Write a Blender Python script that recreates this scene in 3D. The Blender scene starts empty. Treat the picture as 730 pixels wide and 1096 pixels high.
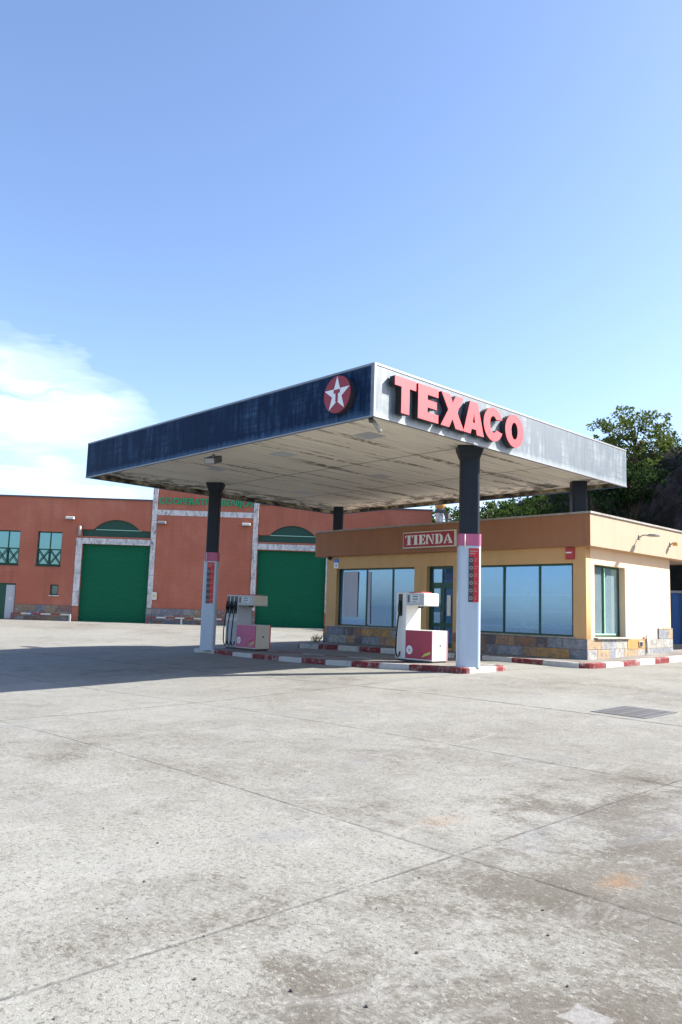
import bpy, bmesh, math, random
import numpy as np
from mathutils import Vector, Matrix

random.seed(7)
scene = bpy.context.scene
COL = scene.collection
PI = math.pi

# ------------------------------------------------------------------ helpers
def tag(o, label=None, cat=None, group=None, kind=None):
    if label: o['label'] = label
    if cat: o['category'] = cat
    if group: o['group'] = group
    if kind: o['kind'] = kind
    return o

def thing(name, label, cat, loc=(0, 0, 0), rz=0.0, group=None):
    o = bpy.data.objects.new(name, None)
    o.empty_display_size = 0.2
    COL.objects.link(o)
    o.location = loc
    o.rotation_euler = (0, 0, rz)
    return tag(o, label, cat, group)

def world_matrix(o):
    m = Matrix.Identity(4)
    while o is not None:
        m = Matrix.Translation(o.location) @ o.rotation_euler.to_matrix().to_4x4() @ m
        o = o.parent
    return m

class MB:
    """collects shapes; build() links them as one mesh object"""
    def __init__(self):
        self.bm = bmesh.new()
        self.mi = 0
    def _fin(self, faces):
        for f in faces:
            f.material_index = self.mi
    def box(self, a, b, bev=0.0, seg=1):
        x0, y0, z0 = [min(p, q) for p, q in zip(a, b)]
        x1, y1, z1 = [max(p, q) for p, q in zip(a, b)]
        vs = [self.bm.verts.new(p) for p in ((x0, y0, z0), (x1, y0, z0), (x1, y1, z0), (x0, y1, z0),
                                             (x0, y0, z1), (x1, y0, z1), (x1, y1, z1), (x0, y1, z1))]
        fs = [self.bm.faces.new([vs[i] for i in q]) for q in
              ((0, 3, 2, 1), (4, 5, 6, 7), (0, 1, 5, 4), (1, 2, 6, 5), (2, 3, 7, 6), (3, 0, 4, 7))]
        self._fin(fs)
        if bev > 0:
            es = list({e for f in fs for e in f.edges})
            r = bmesh.ops.bevel(self.bm, geom=es, offset=bev, segments=seg, affect='EDGES', profile=0.5)
            self._fin(r['faces'])
        return self
    def quad(self, *pts):
        f = self.bm.faces.new([self.bm.verts.new(p) for p in pts])
        self._fin([f])
        return self
    def prism(self, pts, z0, z1):
        """horizontal polygon (ccw) extruded from z0 to z1; z may be callables"""
        g0 = z0 if callable(z0) else (lambda x, y: z0)
        g1 = z1 if callable(z1) else (lambda x, y: z1)
        lo = [self.bm.verts.new((x, y, g0(x, y))) for x, y in pts]
        hi = [self.bm.verts.new((x, y, g1(x, y))) for x, y in pts]
        n = len(pts)
        fs = [self.bm.faces.new(hi), self.bm.faces.new(lo[::-1])]
        for i in range(n):
            j = (i + 1) % n
            fs.append(self.bm.faces.new((lo[i], lo[j], hi[j], hi[i])))
        self._fin(fs)
        return self
    def loft(self, rings, cap=True, smooth=False):
        R = [[self.bm.verts.new(p) for p in r] for r in rings]
        n = len(R[0])
        fs = []
        for a, b in zip(R, R[1:]):
            for i in range(n):
                j = (i + 1) % n
                f = self.bm.faces.new((a[i], a[j], b[j], b[i]))
                f.smooth = smooth
                fs.append(f)
        if cap:
            fs.append(self.bm.faces.new(R[0][::-1]))
            fs.append(self.bm.faces.new(R[-1]))
        self._fin(fs)
        return self
    def tube(self, pts, rad, n=8, cap=True):
        pts = [Vector(p) for p in pts]
        rads = rad if isinstance(rad, (list, tuple)) else [rad] * len(pts)
        rings = []
        prev = None
        for i, p in enumerate(pts):
            d = (pts[min(i + 1, len(pts) - 1)] - pts[max(i - 1, 0)]).normalized()
            if prev is None:
                u = d.orthogonal().normalized()
            else:
                u = (prev - d * prev.dot(d)).normalized()
            prev = u
            v = d.cross(u)
            rings.append([p + (u * math.cos(t) + v * math.sin(t)) * rads[i]
                          for t in [2 * PI * k / n for k in range(n)]])
        return self.loft(rings, cap, True)
    def bar(self, a, b, w, h=None):
        """rectangular bar from a to b"""
        a, b = Vector(a), Vector(b)
        h = h or w
        d = (b - a).normalized()
        up = Vector((0, 0, 1)) if abs(d.z) < 0.95 else Vector((0, 1, 0))
        s = d.cross(up).normalized()
        t = s.cross(d).normalized()
        q = [(-1, -1), (1, -1), (1, 1), (-1, 1)]
        return self.loft([[p + s * (w / 2 * i) + t * (h / 2 * j) for i, j in q] for p in (a, b)])
    def shape(self, polys, t, O, U, V):
        """filled flat outline(s), inner ones are holes; front at O plane, going t behind"""
        cu = bpy.data.curves.new('tmp', 'CURVE')
        cu.dimensions = '2D'
        cu.fill_mode = 'BOTH'
        cu.extrude = t / 2
        for P in polys:
            sp = cu.splines.new('POLY')
            sp.points.add(len(P) - 1)
            for k, (x, y) in enumerate(P):
                sp.points[k].co = (x, y, 0, 1)
            sp.use_cyclic_u = True
        self._curve(cu, t, O, U, V)
        return self
    def text(self, s, size, t, O, U, V, bold=0.0, width=None, align='LEFT'):
        cu = bpy.data.curves.new('tmp', 'FONT')
        cu.body = s
        cu.size = size
        cu.extrude = t / 2
        cu.offset = bold
        cu.align_x = align
        cu.resolution_u = 3
        self._curve(cu, t, O, U, V, width)
        return self
    def _curve(self, cu, t, O, U, V, width=None):
        ob = bpy.data.objects.new('tmp', cu)
        COL.objects.link(ob)
        dg = bpy.context.evaluated_depsgraph_get()
        dg.update()
        me = bpy.data.meshes.new_from_object(ob.evaluated_get(dg))
        bpy.data.objects.remove(ob)
        U, V = Vector(U), Vector(V)
        N = U.cross(V)
        k = 1.0
        if width and len(me.vertices):
            xs = [v.co.x for v in me.vertices]
            k = width / (max(xs) - min(xs))
        M = Matrix(((U.x * k, V.x, N.x, O[0]), (U.y * k, V.y, N.y, O[1]), (U.z * k, V.z, N.z, O[2]), (0, 0, 0, 1)))
        me.transform(M @ Matrix.Translation((0, 0, -t / 2)))
        n0 = len(self.bm.faces)
        self.bm.from_mesh(me)
        self.bm.faces.ensure_lookup_table()
        self._fin(self.bm.faces[n0:])
        bpy.data.meshes.remove(me)
        bpy.data.curves.remove(cu)
    def build(self, name, mats, parent=None, local=False, smooth=False, origin=None):
        me = bpy.data.meshes.new(name)
        self.bm.normal_update()
        if parent is not None and not local:
            self.bm.transform(world_matrix(parent).inverted())
        if origin is not None:
            self.bm.transform(Matrix.Translation(-Vector(origin)))
        self.bm.to_mesh(me)
        self.bm.free()
        for m in (mats if isinstance(mats, (list, tuple)) else [mats]):
            me.materials.append(m)
        if smooth:
            for p in me.polygons: p.use_smooth = True
        o = bpy.data.objects.new(name, me)
        COL.objects.link(o)
        if parent is not None: o.parent = parent
        if origin is not None: o.location = origin
        return o

def children(o):
    return [c for c in bpy.data.objects if c.parent == o]
def copy_tree(o, parent=None):
    kids = children(o)
    c = o.copy()
    COL.objects.link(c)
    c.parent = parent
    for k in kids: copy_tree(k, c)
    return c

# ------------------------------------------------------------------ node helpers
class NT:
    def __init__(self, name):
        self.m = bpy.data.materials.new(name)
        self.m.use_nodes = True
        self.t = self.m.node_tree
        self.t.nodes.clear()
        self.out = self.t.nodes.new('ShaderNodeOutputMaterial')
        self._oc = None
    def n(self, typ, **kw):
        nd = self.t.nodes.new(typ)
        for k, v in kw.items():
            if k.startswith('i_'):
                key = k[2:]
                key = int(key) if key.isdigit() else key.replace('_', ' ')
                self.set(nd.inputs[key], v)
            else:
                setattr(nd, k, v)
        return nd
    def set(self, sock, v):
        if isinstance(v, bpy.types.NodeSocket): self.t.links.new(v, sock)
        elif isinstance(v, (tuple, list)) and len(v) == 3 and sock.type == 'RGBA': sock.default_value = (*v, 1)
        else: sock.default_value = v
    def obj(self):
        if self._oc is None: self._oc = self.n('ShaderNodeTexCoord').outputs['Object']
        return self._oc
    def world(self):
        return self.n('ShaderNodeNewGeometry').outputs['Position']
    def mp(self, vec, scale=(1, 1, 1), rot=(0, 0, 0), loc=(0, 0, 0)):
        return self.n('ShaderNodeMapping', i_Vector=vec, i_Scale=scale, i_Rotation=rot, i_Location=loc).outputs[0]
    def noise(self, vec, scale, detail=4, rough=.55, dist=0.0, color=False):
        nd = self.n('ShaderNodeTexNoise', i_Vector=vec, i_Scale=scale, i_Detail=detail, i_Roughness=rough, i_Distortion=dist)
        return nd.outputs['Color' if color else 'Fac']
    def voro(self, vec, scale, feature='F1', out='Distance', rnd=1.0):
        return self.n('ShaderNodeTexVoronoi', feature=feature, i_Vector=vec, i_Scale=scale, i_Randomness=rnd).outputs[out]
    def ramp(self, fac, stops, interp='LINEAR'):
        nd = self.n('ShaderNodeValToRGB', i_Fac=fac)
        cr = nd.color_ramp
        cr.interpolation = interp
        while len(cr.elements) < len(stops): cr.elements.new(0.5)
        for e, (p, c) in zip(cr.elements, stops):
            e.position = p
            e.color = (c, c, c, 1) if isinstance(c, (int, float)) else (*c, 1)
        return nd.outputs['Color']
    def math(self, op, a, b=0.0, c=None, clamp=False):
        nd = self.n('ShaderNodeMath', operation=op, use_clamp=clamp)
        self.set(nd.inputs[0], a); self.set(nd.inputs[1], b)
        if c is not None: self.set(nd.inputs[2], c)
        return nd.outputs[0]
    def mix(self, fac, a, b, blend='MIX'):
        nd = self.n('ShaderNodeMix', data_type='RGBA', blend_type=blend)
        self.set(nd.inputs['Factor'], fac); self.set(nd.inputs['A'], a); self.set(nd.inputs['B'], b)
        for s in nd.inputs:
            pass
        self.set([s for s in nd.inputs if s.type == 'RGBA'][0], a)
        self.set([s for s in nd.inputs if s.type == 'RGBA'][1], b)
        return [s for s in nd.outputs if s.type == 'RGBA'][0]
    def xyz(self, vec):
        return self.n('ShaderNodeSeparateXYZ', i_Vector=vec).outputs
    def comb(self, x, y, z):
        nd = self.n('ShaderNodeCombineXYZ')
        for s, v in zip(nd.inputs, (x, y, z)): self.set(s, v)
        return nd.outputs[0]
    def bump(self, h, strength=.3, dist=.02):
        return self.n('ShaderNodeBump', i_Height=h, i_Strength=strength, i_Distance=dist).outputs[0]
    def pbr(self, color, rough=.7, normal=None, metal=0.0, spec=.4, **kw):
        p = self.n('ShaderNodeBsdfPrincipled')
        self.set(p.inputs['Base Color'], color)
        self.set(p.inputs['Roughness'], rough)
        self.set(p.inputs['Metallic'], metal)
        self.set(p.inputs['Specular IOR Level'], spec)
        for k, v in kw.items(): self.set(p.inputs[k.replace('_', ' ')], v)
        if normal is not None: self.set(p.inputs['Normal'], normal)
        self.t.links.new(p.outputs[0], self.out.inputs['Surface'])
        return self.m

def paint(name, col, rough=.5, wear=.25, scale=3.0, dark=.55, spec=.4, metal=0.0):
    """painted surface with soft dirt and small variation"""
    t = NT(name)
    o = t.obj()
    a = t.ramp(t.noise(o, scale, 6, .65), [(.35, 0), (.7, 1)])
    s = t.noise(t.mp(o, (9, 9, .9)), 1.5, 4, .6)
    f = t.math('MULTIPLY', t.math('MULTIPLY', a, t.ramp(s, [(.35, 0), (.75, 1)])), wear * 2, clamp=True)
    c = t.mix(f, col, tuple(c * dark for c in col))
    c2 = t.mix(t.math('MULTIPLY', t.noise(o, 40, 3), wear * .5), c, tuple(min(1, x * 1.4 + .02) for x in col))
    return t.pbr(c2, rough, t.bump(t.noise(o, 25, 4), .06, .01), metal, spec)

# ------------------------------------------------------------------ camera (solved from the photograph)
F_PX, PITCH, ROLL, YAW, EYE = 837.21, 7.2171442816898255, 1.752174743256445, 46.04701340536036, 1.6
def make_camera():
    pi_, ro, ya = map(math.radians, (PITCH, ROLL, YAW))
    fw = Vector((math.cos(ya) * math.cos(pi_), math.sin(ya) * math.cos(pi_), math.sin(pi_)))
    r = Vector((math.sin(ya), -math.cos(ya), 0))
    u = r.cross(fw)
    r2 = r * math.cos(ro) + u * math.sin(ro)
    u2 = -r * math.sin(ro) + u * math.cos(ro)
    cd = bpy.data.cameras.new('camera')
    cd.sensor_width = 36
    cd.sensor_fit = 'AUTO'
    cd.lens = F_PX / 1096 * 36
    cd.clip_end = 3000
    co = bpy.data.objects.new('camera', cd)
    COL.objects.link(co)
    co.matrix_world = Matrix(((r2.x, u2.x, -fw.x, 0), (r2.y, u2.y, -fw.y, 0), (r2.z, u2.z, -fw.z, EYE), (0, 0, 0, 1)))
    scene.camera = co
make_camera()
FWD = Vector((math.cos(math.radians(YAW)), math.sin(math.radians(YAW)), 0))
RGT = Vector((math.sin(math.radians(YAW)), -math.cos(math.radians(YAW)), 0))
def LD(lat, dep, z=0.0):
    p = RGT * lat + FWD * dep
    return Vector((p.x, p.y, z))

# ------------------------------------------------------------------ light
SUN_TO = Vector((1.18, -1.0, 1.18)).normalized()
sl = bpy.data.lights.new('sun', 'SUN')
sl.energy = 5.0
sl.angle = math.radians(.53)
sl.color = (1.0, .945, .86)
so = bpy.data.objects.new('sun', sl)
COL.objects.link(so)
so.rotation_euler = SUN_TO.to_track_quat('Z', 'Y').to_euler()
so.location = (30, -20, 40)

w = bpy.data.worlds.new('World')
scene.world = w
w.use_nodes = True
nt = w.node_tree
nt.nodes.clear()
WT = NT.__new__(NT)
WT.t = nt; WT._oc = None
wout = nt.nodes.new('ShaderNodeOutputWorld')
sky = nt.nodes.new('ShaderNodeTexSky')
sky.sky_type = 'NISHITA'
sky.sun_disc = False
sky.sun_elevation = math.asin(SUN_TO.z)
sky.sun_rotation = math.atan2(SUN_TO.x, SUN_TO.y)
sky.altitude = 0
sky.air_density = 1.0
sky.dust_density = 1.2
sky.ozone_density = 3.0
# thin cirrus low over the left of the place, laid out by direction
gen = nt.nodes.new('ShaderNodeTexCoord').outputs['Generated']
def dir_of(px, py):
    cam = scene.camera.matrix_world
    v = Vector(((px - 365) / F_PX, (548 - py) / F_PX, -1))
    return (cam.to_3x3() @ v).normalized()
sx, sy, sz = WT.xyz(gen)
az = WT.math('ARCTAN2', sy, sx)
el = WT.math('ARCSINE', sz)
azw = WT.math('MULTIPLY', az, 1.0)
uv = WT.comb(az, el, 0.0)
warp = WT.noise(WT.mp(uv, (3, 9, 1)), 2.0, 4, .6, color=True)
uvw = WT.n('ShaderNodeVectorMath', operation='ADD', i_0=uv,
           i_1=WT.n('ShaderNodeVectorMath', operation='SCALE', i_0=warp, i_Scale=.10).outputs[0]).outputs[0]
def blob(px, py, wx, wy, rot):
    d = dir_of(px, py)
    a0, e0 = math.atan2(d.y, d.x), math.asin(d.z)
    ux, uy, _ = WT.xyz(uvw)
    da = WT.math('SUBTRACT', WT.math('SUBTRACT', ux, .05), a0)
    de = WT.math('SUBTRACT', WT.math('SUBTRACT', uy, .05), e0)
    c, s = math.cos(rot), math.sin(rot)
    p = WT.math('ADD', WT.math('MULTIPLY', da, c / wx), WT.math('MULTIPLY', de, s / wx))
    q = WT.math('ADD', WT.math('MULTIPLY', da, -s / wy), WT.math('MULTIPLY', de, c / wy))
    r = WT.math('SQRT', WT.math('ADD', WT.math('MULTIPLY', p, p), WT.math('MULTIPLY', q, q)))
    return WT.math('SUBTRACT', 1.0, r, clamp=True)
b1 = WT.math('MULTIPLY', blob(22, 432, .172, .080, .16), 1.35, clamp=True)
b2 = WT.math('MULTIPLY', blob(-10, 512, .26, .040, .05), .75, clamp=True)
b3 = WT.math('MULTIPLY', blob(440, 555, .30, .035, 0), .5, clamp=True)
streak = WT.ramp(WT.noise(WT.mp(uvw, (2.4, 15, 1), (0, 0, .16)), 1.7, 4, .55, .3), [(.33, .12), (.62, 1)])
puff = WT.ramp(WT.noise(WT.mp(uvw, (4, 8, 1), (0, 0, .2)), 1.3, 4, .5), [(.25, .55), (.6, 1)])
cl = WT.math('MULTIPLY', WT.math('ADD', WT.math('MULTIPLY', WT.math('POWER', b1, .8), puff),
             WT.math('MULTIPLY', WT.math('ADD', b2, b3), streak), clamp=True), streak, clamp=True)
skyc = WT.n('ShaderNodeHueSaturation', i_Saturation=1.03, i_Value=1.33, i_Color=WT.mix(1.0, sky.outputs[0], (1.02, .972, .995), 'MULTIPLY')).outputs[0]
cloudy = WT.mix(WT.math('MULTIPLY', cl, .95), skyc, (8.0, 8.6, 9.5))
bg = nt.nodes.new('ShaderNodeBackground')
nt.links.new(cloudy, bg.inputs['Color'])
bg.inputs['Strength'].default_value = .088
nt.links.new(bg.outputs[0], wout.inputs['Surface'])

scene.view_settings.view_transform = 'Standard'
scene.view_settings.look = 'None'
scene.view_settings.exposure = 1.4
scene.view_settings.gamma = 1
scene.view_settings.use_curve_mapping = False
scene.cycles.max_bounces = 6
scene.cycles.use_denoising = True
scene.cycles.transparent_max_bounces = 8

# ------------------------------------------------------------------ materials
def m_ground():
    t = NT('weathered_concrete')
    P = t.world()
    x, y, z = t.xyz(P)
    big = t.noise(P, .20, 4, .6, .6)
    med = t.noise(P, 1.0, 6, .66, .9)
    brush = t.noise(t.mp(P, (2.6, .9, 1), (0, 0, .9)), 2.6, 6, .72, 1.4)
    fine = t.noise(P, 19, 5, .78, .5)
    fine2 = t.noise(t.mp(P, (1, .55, 1), (0, 0, -.5)), 44, 4, .75, .3)
    grit = t.noise(P, 120, 2, .7)
    def spot(cx, cy, rad, soft):
        d = t.n('ShaderNodeVectorMath', operation='DISTANCE', i_0=t.comb(x, y, 0.0), i_1=(cx, cy, 0)).outputs['Value']
        d = t.math('ADD', d, t.math('MULTIPLY', t.math('SUBTRACT', t.noise(P, .9, 5, .65), .5), rad * 1.6))
        return t.ramp(t.math('DIVIDE', d, rad), [(max(0.0, 1 - soft), 1), (1.0, 0)])
    worn = t.math('ADD', spot(5.3, .8, 3.5, .95), t.math('MULTIPLY', spot(2.2, 2.1, 1.0, .9), .6), clamp=True)
    worn = t.math('ADD', worn, t.math('MULTIPLY', spot(7.2, 2.4, 2.0, .95), .55), clamp=True)
    # worn top skin (pale) over darker aggregate
    v = t.math('ADD', t.math('MULTIPLY', fine, .34), t.math('MULTIPLY', fine2, .24))
    v = t.math('ADD', v, t.math('MULTIPLY', brush, .34))
    v = t.math('ADD', v, t.math('MULTIPLY', med, .36))
    v = t.math('ADD', v, t.math('MULTIPLY', big, .34))
    v = t.math('SUBTRACT', v, t.math('MULTIPLY', worn, .26))
    skin = t.ramp(v, [(.665, 0), (.73, .60), (.82, 1)])
    agg = t.mix(t.ramp(med, [(.35, 0), (.65, 1)]), (.108, .097, .078), (.160, .152, .129))
    pale = t.mix(t.ramp(big, [(.35, 0), (.65, 1)]), (.236, .234, .205), (.280, .279, .250))
    c = t.mix(skin, agg, pale)
    c = t.mix(t.math('MULTIPLY', t.ramp(fine2, [(.56, 0), (.70, 1)]), .65), c, (.385, .376, .352))
    dk = t.math('MULTIPLY', t.ramp(t.noise(P, 33, 4, .75, .6), [(.38, 1), (.46, 0)]), .75)
    c = t.mix(dk, c, (.075, .068, .062))
    c = t.mix(t.ramp(grit, [(.33, .6), (.42, 0)]), c, (.06, .055, .05))
    w2 = t.math('MULTIPLY', t.ramp(t.noise(P, .5, 5, .7, 1.2), [(.52, 0), (.70, 1)]), t.ramp(brush, [(.35, .1), (.65, 1)]))
    c = t.mix(t.math('MULTIPLY', w2, .4), c, (.125, .113, .102))
    blu = t.math('MULTIPLY', t.ramp(t.noise(t.mp(P, (.7, 1.6, 1), (0, 0, .3)), .55, 4, .6, 1.5), [(.56, 0), (.70, 1)]), t.ramp(fine, [(.3, .3), (.6, 1)]))
    c = t.mix(t.math('MULTIPLY', blu, .45), c, (.185, .190, .205))
    # each poured slab dried to its own tone
    sx1 = t.math('FLOOR', t.math('DIVIDE', t.math('SUBTRACT', x, 4.38), 3.4))
    sy1 = t.math('FLOOR', t.math('DIVIDE', t.math('SUBTRACT', y, 3.36), 7.97))
    sl_v = t.n('ShaderNodeTexWhiteNoise', noise_dimensions='3D', i_Vector=t.comb(sx1, sy1, 3.0)).outputs['Value']
    c = t.mix(t.ramp(sl_v, [(0, .20), (1, 0)]), c, (.135, .120, .100))
    smu = t.math('MULTIPLY', t.ramp(t.noise(t.mp(P, (1.5, .7, 1), (0, 0, .35)), 2.4, 8, .78, 1.0), [(.50, 0), (.62, 1)]), t.ramp(t.noise(P, .3, 3), [(.35, .25), (.65, 1)]))
    c = t.mix(t.math('MULTIPLY', smu, .45), c, (.128, .116, .100))
    pal = t.ramp(t.noise(t.mp(P, (.8, 1.7, 1), (0, 0, -.25)), 1.9, 8, .78, 1.2), [(.53, 0), (.66, 1)])
    c = t.mix(t.math('MULTIPLY', pal, .35), c, (.345, .338, .318))
    def arc(cx, cy, rad, wd, lo, amt, col):
        nonlocal c
        d = t.n('ShaderNodeVectorMath', operation='DISTANCE', i_0=t.comb(x, y, 0.0), i_1=(cx, cy, 0)).outputs['Value']
        d = t.math('ADD', d, t.math('MULTIPLY', t.math('SUBTRACT', t.noise(P, .8, 3), .5), wd * 1.6))
        d = t.math('ABSOLUTE', t.math('SUBTRACT', d, rad))
        k = t.ramp(t.math('DIVIDE', d, wd), [(.2, 1), (1.0, 0)])
        k = t.math('MULTIPLY', k, t.ramp(t.noise(P, .45, 4, .6), [(lo, 0), (lo + .16, 1)]))
        k = t.math('MULTIPLY', k, t.ramp(fine, [(.35, .15), (.6, 1)]))
        c = t.mix(t.math('MULTIPLY', k, amt), c, col)
    arc(9.2, 9.4, 5.0, .24, .50, .55, (.150, .156, .170))
    for i, rr in enumerate((.30, .42, .52)):
        arc(2.75, 2.15, rr, .03, .48, .5, (.31, .30, .29))
    arc(14, 2, 9.6, .25, .50, .4, (.15, .145, .14))
    def rust(cx, cy, sx_, sy_, amt):
        nonlocal c
        q = t.n('ShaderNodeVectorMath', operation='LENGTH', i_0=t.comb(t.math('DIVIDE', t.math('SUBTRACT', x, cx), sx_),
              t.math('DIVIDE', t.math('SUBTRACT', y, cy), sy_), 0.0)).outputs['Value']
        q = t.math('ADD', q, t.math('MULTIPLY', t.math('SUBTRACT', t.noise(P, 6, 6, .8), .5), 2.6))
        k = t.math('MULTIPLY', t.ramp(q, [(.1, 1), (1.1, 0)]), t.ramp(fine, [(.35, .2), (.62, 1)]))
        c = t.mix(t.math('MULTIPLY', k, amt), c, (.30, .15, .05))
    rust(4.79, 2.40, .26, .12, .62)
    rust(5.0, 3.95, .34, .16, .3)
    # small repair patch
    def patch(x0, x1, y0, y1, rot, amt, col):
        nonlocal c
        px, py, _ = t.xyz(t.mp(t.comb(x, y, 0.0), (1, 1, 1), (0, 0, rot)))
        wob = t.math('MULTIPLY', t.math('SUBTRACT', t.noise(P, 9, 3), .5), .08)
        a = t.math('SUBTRACT', (x1 - x0) / 2, t.math('ABSOLUTE', t.math('ADD', t.math('SUBTRACT', px, (x0 + x1) / 2), wob)))
        b = t.math('SUBTRACT', (y1 - y0) / 2, t.math('ABSOLUTE', t.math('ADD', t.math('SUBTRACT', py, (y0 + y1) / 2), wob)))
        k = t.ramp(t.math('MINIMUM', a, b), [(.0, 0), (.012, 1)])
        k = t.math('MULTIPLY', k, t.ramp(fine, [(.3, .35), (.55, 1)]))
        c = t.mix(t.math('MULTIPLY', k, amt), c, col)
    patch(3.02, 3.20, 1.62, 1.80, 0.0, .75, (.27, .265, .255))
    patch(3.6, 4.5, 1.86, 1.93, .12, .6, (.27, .265, .255))
    def joint(co, at, wd, amt, other):
        nonlocal c, jh
        wob = t.math('MULTIPLY', t.math('SUBTRACT', t.noise(t.comb(0.0, 0.0, other), 2.2, 5, .75), .5), .035)
        d = t.math('ABSOLUTE', t.math('ADD', t.math('SUBTRACT', co, at), wob))
        k = t.ramp(t.math('DIVIDE', d, wd), [(.35, 1), (1.0, 0)])
        k = t.math('MULTIPLY', k, t.ramp(t.noise(P, 3.0, 5, .75), [(.36, .12), (.60, 1)]))
        k = t.math('MULTIPLY', k, t.ramp(fine, [(.32, .35), (.58, 1)]))
        c = t.mix(t.math('MULTIPLY', k, amt), c, (.052, .049, .048))
        jh = t.math('MAXIMUM', jh, k)
    jh = t.math('MULTIPLY', x, 0.0)
    joint(x, 4.38, .026, .55, y); joint(x, 7.65, .05, .55, y); joint(x, 11.45, .06, .95, y)
    joint(x, .6, .012, .6, y)
    joint(y, 3.36, .019, .6, x); joint(y, 11.33, .05, .9, x); joint(y, 24.9, .10, .9, x)
    joint(y, -.6, .012, .6, x); joint(y, 17.3, .05, .25, x)
    h = t.math('ADD', t.math('MULTIPLY', fine, .5), t.math('ADD', t.math('MULTIPLY', fine2, .4), t.math('MULTIPLY', grit, .35)))
    h = t.math('SUBTRACT', h, t.math('MULTIPLY', jh, 1.2))
    return t.pbr(c, .9, t.bump(h, .55, .014), 0, .2)

def m_concrete(name, a=(.50, .475, .44), b=(.30, .28, .26)):
    t = NT(name)
    P = t.world()
    c = t.mix(t.ramp(t.noise(P, 1.6, 7, .7, .6), [(.35, 0), (.68, 1)]), a, b)
    c = t.mix(t.ramp(t.noise(P, 24, 4, .7), [(.36, .6), (.5, 0)]), c, tuple(v * .5 for v in b))
    return t.pbr(c, .9, t.bump(t.noise(P, 30, 4), .2, .01), 0, .2)

def m_kerb(name, col):
    t = NT(name)
    P = t.world()
    wear = t.ramp(t.noise(P, 5.5, 6, .75, .4), [(.50, 0), (.66, 1)])
    c = t.mix(t.math('MULTIPLY', wear, .75), col, (.36, .34, .31))
    c = t.mix(t.ramp(t.noise(P, 2.2, 5, .7), [(.52, 0), (.8, .7)]), c, (.12, .11, .10))
    return t.pbr(c, .8, t.bump(t.noise(P, 22, 4), .25, .01), 0, .25)

def m_fascia(name, col, pale, amt, rr=(.46, .62), sp=.25):
    """sheet metal cladding, chalked and rubbed in vertical and horizontal scratches"""
    t = NT(name)
    P = t.world()
    x, y, z = t.xyz(P)
    v1 = t.noise(t.mp(P, (2.2, 2.2, .35)), 2.6, 6, .72)
    h1 = t.noise(t.mp(P, (.35, .35, 7)), 2.2, 5, .7)
    bl = t.noise(P, .75, 4, .6)
    k = t.math('MULTIPLY', t.ramp(v1, [(.45, 0), (.68, 1)]), t.ramp(h1, [(.36, .15), (.64, 1)]))
    k = t.math('MULTIPLY', k, t.ramp(bl, [(.40, .1), (.62, 1)]))
    c = t.mix(t.math('MULTIPLY', k, amt, clamp=True), col, pale)
    # joints between the sheets every 3.1 m
    u = t.math('ADD', x, y)
    s = t.math('ABSOLUTE', t.math('SUBTRACT', t.math('FRACT', t.math('DIVIDE', u, 2.05)), .5))
    c = t.mix(t.ramp(s, [(.490, 0), (.497, .55)]), c, tuple(v * .35 for v in col))
    # chalky run-off along the lower edge
    e = t.math('ADD', t.math('SUBTRACT', z, 5.593), t.math('MULTIPLY', t.math('SUBTRACT', t.noise(t.mp(P, (3, 3, .3)), 3, 4, .7), .5), -.25))
    c = t.mix(t.math('MULTIPLY', t.ramp(e, [(.03, 1), (.16, 0)]), .5), c, pale)
    e2 = t.math('SUBTRACT', 6.712, z)
    c = t.mix(t.ramp(e2, [(.02, .55), (.06, 0)]), c, pale)
    streak = t.ramp(t.noise(t.mp(P, (6, 6, .18)), 2.0, 4, .6), [(.56, 0), (.74, .5)])
    c = t.mix(streak, c, tuple(v * .55 for v in col))
    r = t.ramp(k, [(0, rr[0]), (1, rr[1])])
    return t.pbr(c, r, t.bump(t.noise(t.mp(P, (1, 1, .6)), 1.3, 3), .05, .05), 0, sp)

def m_soffit():
    t = NT('soffit_boards')
    P = t.world()
    x, y, z = t.xyz(P)
    # boards run along x; narrow gaps between them
    s = t.math('ABSOLUTE', t.math('SUBTRACT', t.math('FRACT', t.math('DIVIDE', y, .30)), .5))
    gap = t.ramp(s, [(.470, 0), (.492, 1)])
    gap = t.math('MULTIPLY', gap, t.ramp(t.noise(t.mp(P, (.35, 2.2, 1)), 1.5, 5, .7), [(.46, .14), (.60, 1)]))
    base = t.ramp(t.noise(t.mp(P, (.3, 3.5, 1)), 1.6, 5, .6), [(.35, (.66, .60, .49)), (.65, (.78, .72, .605))])
    c = t.mix(t.math('MULTIPLY', gap, .75), base, (.07, .06, .045))
    # a few badly rotted boards and seams
    bad = t.math('MULTIPLY', t.ramp(t.noise(t.mp(P, (.16, 3.2, 1)), 1.1, 4, .6), [(.585, 0), (.625, 1)]),
                 t.ramp(t.noise(P, 4.0, 5, .75), [(.40, 0), (.52, 1)]))
    c = t.mix(t.math('MULTIPLY', bad, .8), c, (.055, .045, .035))
    for at in (15.4, 18.9):
        d = t.math('ABSOLUTE', t.math('SUBTRACT', x, at))
        c = t.mix(t.ramp(d, [(.012, .85), (.035, 0)]), c, (.06, .05, .035))
    # grey access patches
    # stains near the far rims
    dr = t.math('MINIMUM', t.math('SUBTRACT', 23.58, y), t.math('SUBTRACT', 22.44, x))
    rim = t.math('MULTIPLY', t.ramp(t.math('DIVIDE', dr, 2.0), [(.42, 1), (.95, 0)]),
                 t.ramp(t.noise(t.mp(P, (1.6, 1.6, 1)), 1.3, 6, .72, .5), [(.47, 0), (.56, 1)]))
    c = t.mix(t.math('MULTIPLY', rim, .88), c, (.035, .032, .024))
    return t.pbr(c, .8, t.bump(t.math('SUBTRACT', 1.0, gap), .4, .02), 0, .25)

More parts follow.
